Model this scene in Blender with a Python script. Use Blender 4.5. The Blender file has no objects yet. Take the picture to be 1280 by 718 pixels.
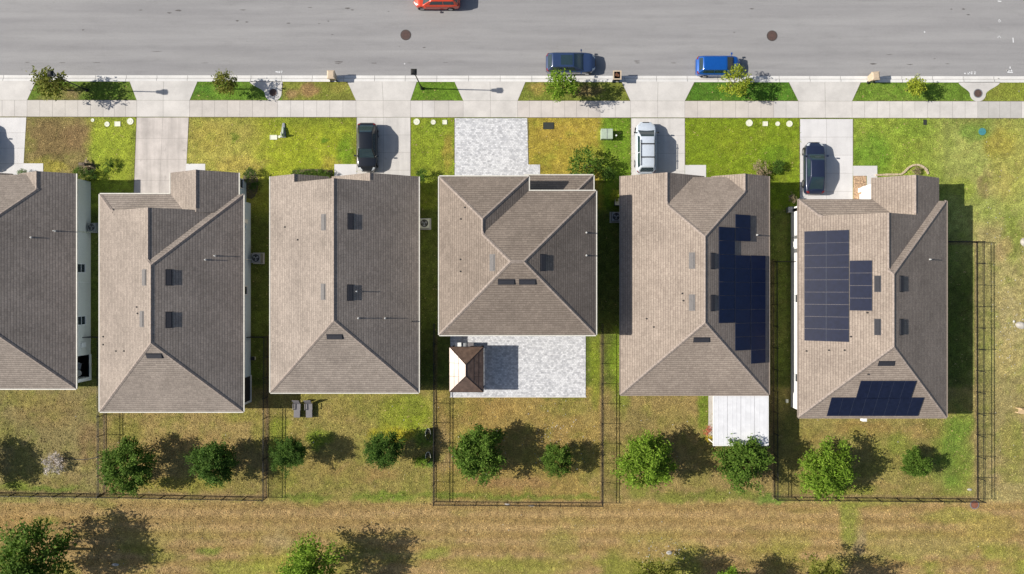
import bpy, bmesh, math, random
import numpy as np
from mathutils import Vector, Matrix
R = math.radians
rnd = random.Random(7)
S = 13.0; H = 68.0; NX = 650.0; NY = 359.0
scene = bpy.context.scene
COL = scene.collection

def W(gx, gy, z=0.0):                      # survey grid (13 units per metre) to world
    return Vector(((gx-640.0)/S, (NY-gy)/S, z))
def I(px, py, z=0.0):                      # sight line of the aerial survey met at height z
    f = 1-z/H
    return W(NX+(px-NX)*f, NY+(py-NY)*f, z)
def lin(c):
    return c/12.92 if c <= .04045 else ((c+.055)/1.055)**2.4
LIT = 1.5
def A(r, g, b):                            # sun-lit sRGB reading of a horizontal surface -> base colour
    return tuple(min(.85, lin(v/255.0)/LIT) for v in (r, g, b))

# ------------------------------------------------------------------ materials
def nt(name):
    m = bpy.data.materials.new(name); m.use_nodes = True
    t = m.node_tree; b = t.nodes['Principled BSDF']
    return m, t, b
def N(t, typ, **kw):
    n = t.nodes.new(typ)
    for k, v in kw.items():
        if k.startswith('i_'):
            n.inputs[k[2:].replace('_', ' ')].default_value = v
        else: setattr(n, k, v)
    return n
def L(t, a, b): t.links.new(a, b)
def ramp(t, fac, stops):
    r = t.nodes.new('ShaderNodeValToRGB'); L(t, fac, r.inputs[0])
    e = r.color_ramp.elements
    while len(e) < len(stops): e.new(.5)
    for x, (p, c) in zip(e, stops):
        x.position = p; x.color = (c[0], c[1], c[2], 1) if not isinstance(c, float) else (c, c, c, 1)
    return r.outputs[0]
def mixc(t, fac, a, b, mode='MIX'):
    n = t.nodes.new('ShaderNodeMix'); n.data_type = 'RGBA'; n.blend_type = mode
    for s, v in ((n.inputs[0], fac), (n.inputs[6], a), (n.inputs[7], b)):
        if hasattr(v, 'links'): L(t, v, s)
        elif isinstance(v, (int, float)): s.default_value = v
        else: s.default_value = (v[0], v[1], v[2], 1)
    return n.outputs[2]
def pos(t): return N(t, 'ShaderNodeNewGeometry').outputs['Position']
def noise(t, scale, detail=3, rough=.6, vec=None):
    n = N(t, 'ShaderNodeTexNoise'); n.inputs['Scale'].default_value = scale
    n.inputs['Detail'].default_value = detail; n.inputs['Roughness'].default_value = rough
    L(t, vec if vec is not None else pos(t), n.inputs['Vector'])
    return n.outputs['Fac']
def bump(t, b, h, strength, dist):
    n = N(t, 'ShaderNodeBump'); n.inputs['Strength'].default_value = strength; n.inputs['Distance'].default_value = dist
    L(t, h, n.inputs['Height']); L(t, n.outputs[0], b.inputs['Normal'])

def plain(name, col, rough=.6, metal=0., var=.12, scale=6., spec=.4, coat=0.):
    m, t, b = nt(name)
    n = noise(t, scale, 4)
    c = ramp(t, n, [(.3, tuple(v*(1-var) for v in col)), (.7, tuple(min(1, v*(1+var)) for v in col))])
    L(t, c, b.inputs['Base Color']); b.inputs['Roughness'].default_value = rough
    b.inputs['Metallic'].default_value = metal; b.inputs['Specular IOR Level'].default_value = spec
    b.inputs['Coat Weight'].default_value = coat; b.inputs['Coat Roughness'].default_value = .04
    return m

def mat_lawn(name='lawn_turf', tuft=False):
    m, t, b = nt(name)
    a = N(t, 'ShaderNodeAttribute', attribute_name='turf')
    if tuft:
        L(t, a.outputs['Color'], b.inputs['Base Color'])
    else:
        n1 = noise(t, 1.7, 6, .8); n2 = noise(t, 9.5, 3, .8)
        f = ramp(t, n1, [(.3, .62), (.5, 1.), (.7, 1.4)])
        c = mixc(t, 1., a.outputs['Color'], f, 'MULTIPLY')
        f2 = ramp(t, n2, [(.33, .42), (.5, 1.), (.67, 1.66)])
        c = mixc(t, 1., c, f2, 'MULTIPLY')
        # straw specks
        n3 = noise(t, 7., 2, .6)
        sp = ramp(t, n3, [(.62, 0.), (.72, .35)])
        c = mixc(t, sp, c, A(196, 178, 110))
        L(t, c, b.inputs['Base Color'])
        bump(t, b, n2, 1., .10)
    b.inputs['Roughness'].default_value = .9; b.inputs['Specular IOR Level'].default_value = .15
    return m

def mat_concrete(name, col, dirt=.25, scale=.5, tracks=0.):
    m, t, b = nt(name)
    a = N(t, 'ShaderNodeAttribute', attribute_name='slab')
    n1 = noise(t, scale, 6, .65); n2 = noise(t, 14., 3, .7)
    f = ramp(t, n1, [(.3, 1-dirt), (.62, 1.04)])
    c = mixc(t, 1., col, f, 'MULTIPLY')
    c = mixc(t, 1., c, a.outputs['Color'], 'MULTIPLY')
    if tracks:                                          # tyre grime running along the drive, and drips
        mp = N(t, 'ShaderNodeMapping'); mp.inputs['Scale'].default_value = (1.5, .09, 1); L(t, pos(t), mp.inputs[0])
        c = mixc(t, 1., c, ramp(t, noise(t, 1., 3, .6, mp.outputs[0]), [(.32, 1-tracks), (.6, 1.02)]), 'MULTIPLY')
        c = mixc(t, ramp(t, noise(t, 1.1, 3, .55), [(.66, 0.), (.74, tracks*2.2)]), c, A(150, 142, 134))
    c = mixc(t, 1., c, ramp(t, n2, [(.3, .93), (.7, 1.05)]), 'MULTIPLY')
    L(t, c, b.inputs['Base Color']); b.inputs['Roughness'].default_value = .85
    b.inputs['Specular IOR Level'].default_value = .25
    bump(t, b, n2, .15, .01)
    return m

def mat_asphalt():
    m, t, b = nt('asphalt')
    p = pos(t)
    mp = N(t, 'ShaderNodeMapping'); mp.inputs['Scale'].default_value = (.05, 1.1, 1); L(t, p, mp.inputs[0])
    streak = noise(t, 1., 5, .6, mp.outputs[0])
    mp2 = N(t, 'ShaderNodeMapping'); mp2.inputs['Scale'].default_value = (.35, 1.6, 1); L(t, p, mp2.inputs[0])
    blot = noise(t, .9, 5, .65, mp2.outputs[0])
    g = noise(t, 22., 2, .8)
    c = ramp(t, streak, [(.35, A(162, 160, 160)), (.65, A(176, 174, 173))])
    c = mixc(t, 1., c, ramp(t, blot, [(.22, .88), (.45, 1.), (.8, 1.05)]), 'MULTIPLY')
    c = mixc(t, 1., c, ramp(t, g, [(.3, .84), (.7, 1.16)]), 'MULTIPLY')
    # tar spots scattered along the paving seams
    sp = noise(t, 1.3, 2, .5, mp2.outputs[0])
    mp3 = N(t, 'ShaderNodeMapping'); mp3.inputs['Scale'].default_value = (1.2, 3.2, 1); L(t, p, mp3.inputs[0])
    sp2 = noise(t, 1.1, 3, .6, mp3.outputs[0])
    c = mixc(t, ramp(t, sp2, [(.735, 0.), (.76, .75)]), c, A(105, 100, 98))
    L(t, c, b.inputs['Base Color']); b.inputs['Roughness'].default_value = .9; b.inputs['Specular IOR Level'].default_value = .2
    bump(t, b, g, .4, .01)
    return m

def mat_shingle(name, light, dark, row=.25, tab=.36):
    m, t, b = nt(name)
    geo = N(t, 'ShaderNodeNewGeometry')
    sx = N(t, 'ShaderNodeSeparateXYZ'); L(t, geo.outputs['Position'], sx.inputs[0])
    sn = N(t, 'ShaderNodeSeparateXYZ'); L(t, geo.outputs['True Normal'], sn.inputs[0])
    ax = N(t, 'ShaderNodeMath', operation='ABSOLUTE'); L(t, sn.outputs[0], ax.inputs[0])
    ay = N(t, 'ShaderNodeMath', operation='ABSOLUTE'); L(t, sn.outputs[1], ay.inputs[0])
    gt = N(t, 'ShaderNodeMath', operation='GREATER_THAN'); L(t, ax.outputs[0], gt.inputs[0]); L(t, ay.outputs[0], gt.inputs[1])
    mx = N(t, 'ShaderNodeMix'); mx.data_type = 'FLOAT'
    L(t, gt.outputs[0], mx.inputs[0]); L(t, sx.outputs[0], mx.inputs[2]); L(t, sx.outputs[1], mx.inputs[3])
    v = N(t, 'ShaderNodeMath', operation='MULTIPLY'); L(t, sx.outputs[2], v.inputs[0]); v.inputs[1].default_value = 1/.43
    # slightly wavering courses
    w = noise(t, 1.2, 3); wm = N(t, 'ShaderNodeMath', operation='MULTIPLY_ADD'); L(t, w, wm.inputs[0]); wm.inputs[1].default_value = .05; L(t, v.outputs[0], wm.inputs[2])
    cb = N(t, 'ShaderNodeCombineXYZ'); L(t, mx.outputs[0], cb.inputs[0]); L(t, wm.outputs[0], cb.inputs[1])
    br = N(t, 'ShaderNodeTexBrick'); L(t, cb.outputs[0], br.inputs['Vector'])
    br.inputs['Scale'].default_value = 1; br.inputs['Brick Width'].default_value = tab; br.inputs['Row Height'].default_value = row
    br.inputs['Mortar Size'].default_value = .012; br.inputs['Mortar Smooth'].default_value = .8; br.inputs['Bias'].default_value = -.1
    br.offset = .37; br.offset_frequency = 3
    br.inputs['Color1'].default_value = (*light, 1); br.inputs['Color2'].default_value = (*dark, 1)
    br.inputs['Mortar'].default_value = (*[v_*.72 for v_ in dark], 1)
    n1 = noise(t, .35, 4); n2 = noise(t, 9., 3, .7)
    c = mixc(t, 1., br.outputs['Color'], ramp(t, n1, [(.3, .86), (.7, 1.1)]), 'MULTIPLY')
    c = mixc(t, 1., c, ramp(t, n2, [(.3, .8), (.7, 1.2)]), 'MULTIPLY')
    L(t, c, b.inputs['Base Color']); b.inputs['Roughness'].default_value = .92; b.inputs['Specular IOR Level'].default_value = .15
    # each course steps down: saw-tooth along the slope
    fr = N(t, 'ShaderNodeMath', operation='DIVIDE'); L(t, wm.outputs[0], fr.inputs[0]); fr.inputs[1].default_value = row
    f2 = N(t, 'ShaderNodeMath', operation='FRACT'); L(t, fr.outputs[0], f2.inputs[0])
    c = mixc(t, 1., c, ramp(t, f2.outputs[0], [(.0, .74), (.2, .80), (.4, 1.05)]), 'MULTIPLY'); L(t, c, b.inputs['Base Color'])  # shadow line along each course edge put into the colour, as if printed
    sub = N(t, 'ShaderNodeMath', operation='SUBTRACT'); sub.inputs[0].default_value = 1.; L(t, f2.outputs[0], sub.inputs[1])
    ad = N(t, 'ShaderNodeMath', operation='MULTIPLY_ADD'); L(t, n2, ad.inputs[0]); ad.inputs[1].default_value = .5; L(t, sub.outputs[0], ad.inputs[2])
    bump(t, b, ad.outputs[0], .6, .022)
    return m

def mat_paver(name, cols):
    m, t, b = nt(name)
    p = pos(t)
    br = N(t, 'ShaderNodeTexBrick'); L(t, p, br.inputs['Vector'])
    br.inputs['Scale'].default_value = 1; br.inputs['Brick Width'].default_value = .24; br.inputs['Row Height'].default_value = .16
    br.inputs['Mortar Size'].default_value = .008; br.inputs['Bias'].default_value = -.25
    br.inputs['Color1'].default_value = (*cols[0], 1); br.inputs['Color2'].default_value = (*cols[1], 1); br.inputs['Mortar'].default_value = (*cols[2], 1)
    n = noise(t, 3.0, 4, .8); n2 = noise(t, 9, 2)
    c = mixc(t, 1., br.outputs['Color'], ramp(t, n, [(.3, .7), (.5, 1.), (.7, 1.1)]), 'MULTIPLY')
    c = mixc(t, 1., c, ramp(t, n2, [(.3, .85), (.7, 1.12)]), 'MULTIPLY')
    L(t, c, b.inputs['Base Color']); b.inputs['Roughness'].default_value = .8
    bump(t, b, br.outputs['Fac'], .2, -.01)
    return m

def mat_leaf(name, c1, c2, c3):
    m, t, b = nt(name)
    g = N(t, 'ShaderNodeNewGeometry')
    c = ramp(t, g.outputs['Random Per Island'], [(0., c1), (.5, c2), (1., c3)])
    n = noise(t, 1.1, 3); c = mixc(t, 1., c, ramp(t, n, [(.3, .72), (.7, 1.25)]), 'MULTIPLY')
    L(t, c, b.inputs['Base Color']); b.inputs['Roughness'].default_value = .75; b.inputs['Specular IOR Level'].default_value = .12
    tr = N(t, 'ShaderNodeBsdfTranslucent'); L(t, mixc(t, 1., c, (1.1, 1.25, .6), 'MULTIPLY'), tr.inputs[0])
    ms = N(t, 'ShaderNodeMixShader'); ms.inputs[0].default_value = .2
    L(t, b.outputs[0], ms.inputs[1]); L(t, tr.outputs[0], ms.inputs[2])
    L(t, ms.outputs[0], t.nodes['Material Output'].inputs['Surface'])
    return m

def mat_solar(name, c1, c2):
    m, t, b = nt(name)
    p = pos(t)
    n = noise(t, 3., 2)
    c = ramp(t, n, [(.3, c1), (.7, c2)])
    L(t, c, b.inputs['Base Color']); b.inputs['Roughness'].default_value = .3; b.inputs['Specular IOR Level'].default_value = .22
    return m
def mat_paint(name, col, flake=.0, rough=.28):
    m, t, b = nt(name)
    n = noise(t, 5., 3)
    c = ramp(t, n, [(.3, tuple(v*.93 for v in col)), (.7, tuple(min(1, v*1.05) for v in col))])
    L(t, c, b.inputs['Base Color']); b.inputs['Roughness'].default_value = rough; b.inputs['Metallic'].default_value = flake
    b.inputs['Coat Weight'].default_value = .8; b.inputs['Coat Roughness'].default_value = .06
    return m

M = {}
M['lawn'] = mat_lawn(); M['tuft'] = mat_lawn('grass_blades', True)
M['ground'] = plain('outer_ground', A(140, 135, 75), .95, var=.3, scale=.3)
M['concrete'] = mat_concrete('concrete', A(234, 229, 223), .17)
M['concrete_w'] = mat_concrete('new_concrete', A(243, 240, 238), .08)
M['drive_old'] = mat_concrete('old_driveway_concrete', A(230, 220, 212), .2, .7, .2)
M['drive_a'] = mat_concrete('driveway_concrete', A(233, 228, 222), .12, .6, .13); M['drive_w'] = mat_concrete('driveway_pale', A(243, 240, 238), .08, .6, .05)
M['joint'] = plain('joint_sealant', A(158, 150, 142), .9)
M['kerb'] = mat_concrete('kerb_concrete', A(250, 247, 242), .1, .8)
M['asphalt'] = mat_asphalt()
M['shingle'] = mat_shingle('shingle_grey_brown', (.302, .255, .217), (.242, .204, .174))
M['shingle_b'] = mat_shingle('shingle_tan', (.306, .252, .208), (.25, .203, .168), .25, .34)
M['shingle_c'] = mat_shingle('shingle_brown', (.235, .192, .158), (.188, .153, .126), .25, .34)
M['ridge'] = plain('ridge_cap_shingle', (.27, .222, .19), .9, var=.25, scale=5)
M['fascia'] = plain('fascia_cream', (.5, .475, .42), .6)
M['gutter'] = plain('gutter_cream', (.58, .555, .49), .45)
M['gutter_b'] = plain('drip_edge_tan', (.27, .22, .18), .6)
M['wall_green'] = plain('stucco_pale_green_grey', (.66, .66, .60), .9, var=.05)
M['wall_blue'] = plain('stucco_pale_blue', (.50, .60, .68), .9, var=.05)
M['wall_tan'] = plain('stucco_tan', (.52, .46, .38), .9, var=.05)
M['wall_grey'] = plain('stucco_grey', (.45, .45, .44), .9, var=.05)
M['wall_white'] = plain('stucco_white', (.78, .77, .75), .9, var=.04)
M['white'] = plain('white_trim', (.76, .76, .74), .5, var=.05)
M['white_metal'] = plain('white_metal_sheet', (.64, .64, .65), .5, var=.08, scale=1.6)
M['pane'] = plain('window_glass', (.03, .04, .05), .06, spec=.8)
M['dark'] = plain('dark_void', (.02, .02, .022), .8)
M['black'] = plain('black_metal', (.012, .012, .013), .5)
M['grey_metal'] = plain('grey_metal', (.33, .34, .35), .42, .6)
M['vent'] = plain('vent_metal_shaded', (.026, .026, .032), .6, .0)  # vent metal with shade put into its colour, mainly for slopes off the sun
M['vent_lt'] = plain('vent_metal_sunlit', (.15, .14, .135), .65, .0, spec=.2)  # lighter copy of the vent metal, sunlight put into its colour
M['pvc'] = plain('pvc_pipe', (.55, .55, .53), .5)
M['pipe_dk'] = plain('lead_pipe', (.05, .045, .042), .7)
M['solar'] = mat_solar('solar_cells_charcoal', (.007, .010, .026), (.010, .014, .036)); M['solar_blue'] = mat_solar('solar_cells_blue', (.004, .010, .038), (.006, .014, .052)); M['alu'] = plain('aluminium_frame', (.032, .040, .066), .5, .0, spec=.25)
M['paver'] = mat_paver('pavers_white_grey', (A(248, 248, 249), A(188, 189, 194), A(192, 189, 188)))
M['bark'] = plain('bark', (.10, .08, .06), .95, var=.35, scale=9)
M['leaf_mid'] = mat_leaf('leaves_mid_green', (.052, .100, .012), (.082, .148, .018), (.14, .21, .035))
M['leaf_olive'] = mat_leaf('leaves_olive', (.085, .105, .014), (.14, .155, .022), (.24, .23, .05))
M['leaf_bright'] = mat_leaf('leaves_bright_green', (.085, .155, .012), (.14, .235, .02), (.22, .31, .04))
M['leaf_lime'] = mat_leaf('leaves_yellow_green', (.15, .19, .014), (.25, .30, .026), (.40, .43, .06))
M['leaf_dark'] = mat_leaf('leaves_dark_green', (.034, .078, .012), (.058, .115, .016), (.10, .165, .028))
M['leaf_dry'] = mat_leaf('leaves_dry_tan', (.18, .13, .075), (.27, .21, .13), (.36, .29, .19))
M['leaf_pale'] = mat_leaf('twigs_pale_pink', (.42, .36, .34), (.5, .44, .42), (.60, .54, .52))
M['bloom_red'] = mat_leaf('blooms_coral', (.42, .08, .05), (.55, .16, .10), (.62, .3, .2))
M['bloom_yel'] = mat_leaf('blooms_yellow', (.5, .36, .04), (.62, .46, .05), (.35, .35, .05))
M['tyre'] = plain('tyre_rubber', (.018, .018, .018), .9)
M['rim'] = plain('alloy_rim', (.4, .4, .42), .3, .8)
M['glass'] = plain('car_glass', (.022, .042, .052), .05, spec=.9)
M['lamp_glass'] = plain('headlight_glass', (.55, .58, .6), .1, spec=.8)
M['tail'] = plain('taillight_red', (.16, .015, .015), .2)
M['trim'] = plain('black_plastic', (.015, .015, .016), .55)
M['p_navy'] = mat_paint('car_paint_slate_blue', (.026, .048, .115), .1)
M['p_blue'] = mat_paint('car_paint_blue', (.006, .085, .36), .2)
M['p_black'] = mat_paint('car_paint_black', (.010, .012, .016), .1)
M['p_silver'] = mat_paint('car_paint_silver', (.52, .57, .63), .05, .4)
M['p_midnight'] = mat_paint('car_paint_midnight', (.020, .028, .060), .25)
M['p_red'] = mat_paint('car_paint_orange_red', (.58, .055, .018), .1)
M['p_grey'] = mat_paint('car_paint_grey', (.2, .21, .22), .3)
M['brick_red'] = plain('rusty_iron', (.105, .062, .052), .8, var=.25, scale=14)
M['clay_red'] = plain('rust_red_iron', (.25, .095, .055), .8, var=.25, scale=14)
M['tan_plastic'] = plain('tan_plastic', (.48, .38, .27), .6, var=.1)
M['blue_plastic'] = plain('navy_plastic', (.015, .03, .09), .5)
M['card'] = plain('cardboard_waste', (.14, .06, .03), .8, var=.4, scale=20)
M['bin_grey'] = plain('bin_grey_plastic', (.165, .155, .16), .6, var=.08)
M['green_metal'] = plain('pale_green_metal', (.36, .43, .33), .5)
M['teal'] = plain('teal_plastic', (.06, .22, .24), .5)
M['lid_white'] = plain('pale_plastic', (.66, .66, .52), .6, var=.1)
M['lid_dark'] = plain('dark_lid', (.028, .032, .026), .7)
M['bronze'] = plain('gazebo_bronze_metal', (.13, .085, .062), .38, .2, var=.35, scale=2.5, coat=.38)
M['bronze'].node_tree.nodes['Principled BSDF'].inputs['Coat Roughness'].default_value = .3
M['bronze_seam'] = plain('gazebo_seam', (.05, .032, .025), .9, .0, spec=.05)
M['stone'] = plain('edging_stone', (.46, .37, .25), .9, var=.2, scale=5)
M['rock'] = plain('pale_rock', (.40, .375, .335), .9, var=.25, scale=4)
M['mulch'] = plain('brown_mulch', (.40, .27, .17), .95, var=.75, scale=7)
M['soil'] = plain('dark_mulch_soil', (.115, .095, .05), .95, var=.4, scale=9)
M['wood'] = plain('light_wood', (.58, .42, .24), .7, var=.15, scale=8)
M['cushion'] = plain('patio_cushion', (.3, .33, .38), .8)
M['paint_mark'] = plain('survey_paint', (.62, .62, .62), .8)

# ------------------------------------------------------------------ mesh helpers
class MB:
    def __init__(s): s.v = []; s.f = []
    def add(s, vs, fs):
        o = len(s.v); s.v += [tuple(v) for v in vs]; s.f += [tuple(i+o for i in f) for f in fs]; return s
    def box(s, x0, x1, y0, y1, z0, z1):
        return s.add([(x0,y0,z0),(x1,y0,z0),(x1,y1,z0),(x0,y1,z0),(x0,y0,z1),(x1,y0,z1),(x1,y1,z1),(x0,y1,z1)],
                     [(0,3,2,1),(4,5,6,7),(0,1,5,4),(1,2,6,5),(2,3,7,6),(3,0,4,7)])
    def quad(s, a, b, c, d): return s.add([a, b, c, d], [(0,1,2,3)])
    def poly(s, pts): return s.add(pts, [tuple(range(len(pts)))])
    def prism(s, pts, z0, z1):
        n = len(pts)
        vs = [(p[0], p[1], z0) for p in pts]+[(p[0], p[1], z1) for p in pts]
        return s.add(vs, [tuple(range(n, 2*n)), tuple(range(n-1, -1, -1))]+[(i, (i+1) % n, n+(i+1) % n, n+i) for i in range(n)])
    def tube(s, p, q, r0, r1=None, n=8, cap=True):
        r1 = r0 if r1 is None else r1
        p = Vector(p); q = Vector(q); d = (q-p).normalized()
        u = d.orthogonal().normalized(); w = d.cross(u)
        vs = [p+(u*math.cos(2*math.pi*i/n)+w*math.sin(2*math.pi*i/n))*r0 for i in range(n)]
        vs += [q+(u*math.cos(2*math.pi*i/n)+w*math.sin(2*math.pi*i/n))*r1 for i in range(n)]
        fs = [(i, (i+1) % n, n+(i+1) % n, n+i) for i in range(n)]
        if cap: fs += [tuple(range(n-1, -1, -1)), tuple(range(n, 2*n))]
        return s.add(vs, fs)
    def ring(s, c, r0, r1, z0, z1, n=24):
        vs = []
        for i in range(n):
            a = 2*math.pi*i/n; ca, sa = math.cos(a), math.sin(a)
            vs += [(c[0]+r0*ca, c[1]+r0*sa, z0), (c[0]+r1*ca, c[1]+r1*sa, z0), (c[0]+r1*ca, c[1]+r1*sa, z1), (c[0]+r0*ca, c[1]+r0*sa, z1)]
        fs = []
        for i in range(n):
            j = (i+1) % n
            for k in range(4): fs.append((4*i+k, 4*i+(k+1) % 4, 4*j+(k+1) % 4, 4*j+k))
        return s.add(vs, fs)
    def disc(s, c, r, z, n=24):
        return s.add([(c[0]+r*math.cos(2*math.pi*i/n), c[1]+r*math.sin(2*math.pi*i/n), z) for i in range(n)], [tuple(range(n))])
    def mesh(s, name, mat, smooth=False):
        me = bpy.data.meshes.new(name); me.from_pydata(s.v, [], s.f); me.validate()
        if mat: me.materials.append(mat)
        if smooth:
            for p in me.polygons: p.use_smooth = True
        return me
    def build(s, name, mat, parent=None, loc=None, smooth=False, fix=True, bevel=0.):
        me = s.mesh(name, mat, smooth)
        if fix:
            b = bmesh.new(); b.from_mesh(me); bmesh.ops.recalc_face_normals(b, faces=b.faces); b.to_mesh(me); b.free()
        o = bpy.data.objects.new(name, me); COL.objects.link(o)
        if parent is not None: o.parent = parent
        if loc is not None: o.location = loc
        if bevel:
            md = o.modifiers.new('edge', 'BEVEL'); md.width = bevel; md.segments = 2; md.limit_method = 'ANGLE'
        return o
def tag(o, label=None, cat=None, group=None, kind=None):
    if label: o['label'] = label
    if cat: o['category'] = cat
    if group: o['group'] = group
    if kind: o['kind'] = kind
    return o
def thing(name, label, cat, loc=(0, 0, 0), rz=0., group=None):
    o = bpy.data.objects.new(name, None); COL.objects.link(o); o.empty_display_size = .2
    o.location = loc; o.rotation_euler = (0, 0, rz)
    return tag(o, label, cat, group)
def copy_thing(r, loc, rz=0., label=None, group=None, scale=None):
    c = r.copy(); COL.objects.link(c); c.location = loc; c.rotation_euler = (0, 0, rz)
    if label: c['label'] = label
    if group: c['group'] = group
    if scale: c.scale = scale
    for ch in r.children:
        d = ch.copy(); COL.objects.link(d); d.parent = c
        for g in ch.children:
            e = g.copy(); COL.objects.link(e); e.parent = d
    return c
def struct(o, label=None): o['kind'] = 'structure'; return o
def slabcol(o, cols=None, lo=.93, hi=1.03):
    a = o.data.color_attributes.new('slab', 'FLOAT_COLOR', 'CORNER')
    k = 0
    for p in o.data.polygons:
        c = cols[p.index % len(cols)] if cols else None
        if c is None:
            v = rnd.uniform(lo, hi); c = (v, v, v)
        for li in p.loop_indices: a.data[li].color = (c[0], c[1], c[2], 1)
    return o
# ------------------------------------------------------------------ turf colour (dry and green patches of the lawns, side yards darkened as shade)
def vnoise(x, y, cell, seed):
    r = np.random.RandomState(seed); n = 256; g = r.rand(n, n)
    u = x/cell+1000; v = y/cell+1000
    i = np.floor(u).astype(int); j = np.floor(v).astype(int); a = u-i; b = v-j
    a = a*a*(3-2*a); b = b*b*(3-2*b)
    f = lambda p, q: g[p % n, q % n]
    return f(i, j)*(1-a)*(1-b)+f(i+1, j)*a*(1-b)+f(i, j+1)*(1-a)*b+f(i+1, j+1)*a*b
def fbm(x, y, cell, seed, o=4):
    s = 0; w = .5; t = 0
    for k in range(o): s = s+w*vnoise(x, y, cell/2**k, seed+k*17); t += w; w *= .6
    return s/t
RECT = [  # x0,y0,x1,y1, colour, edge softness
 (-200, 100, 33, 127, (120, 135, 60), 1), (34, 100, 175, 127, (104, 128, 46), 1), (235, 100, 352, 127, (104, 138, 46), 1),
 (352, 100, 450, 127, (138, 142, 62), 1), (510, 100, 582, 127, (108, 142, 44), 1), (645, 100, 790, 127, (132, 140, 60), 1),
 (854, 100, 1000, 127, (86, 126, 40), 1), (1062, 100, 1222, 127, (112, 142, 50), 1), (1222, 100, 1500, 127, (136, 144, 58), 1),
 (-200, 145, 118, 222, (146, 132, 82), 6), (112, 145, 170, 262, (162, 174, 58), 8),
 (232, 145, 340, 262, (176, 168, 82), 8), (325, 145, 448, 262, (162, 172, 50), 18),
 (511, 145, 570, 262, (138, 152, 48), 2), (657, 145, 756, 262, (172, 154, 64), 3), (752, 145, 790, 262, (112, 142, 40), 6),
 (854, 145, 1002, 262, (130, 150, 38), 2), (1063, 145, 1180, 262, (146, 164, 62), 2), (1170, 145, 1500, 330, (164, 170, 90), 25),
 (-200, 484, 131, 640, (156, 144, 92), 2), (131, 484, 338, 640, (178, 156, 96), 3), (336, 484, 545, 640, (166, 154, 82), 4),
 (543, 484, 754, 640, (174, 150, 82), 3), (754, 484, 968, 640, (168, 148, 90), 3), (966, 484, 1221, 640, (160, 150, 82), 3),
 (1218, 280, 1500, 640, (176, 164, 106), 8),
]
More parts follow.
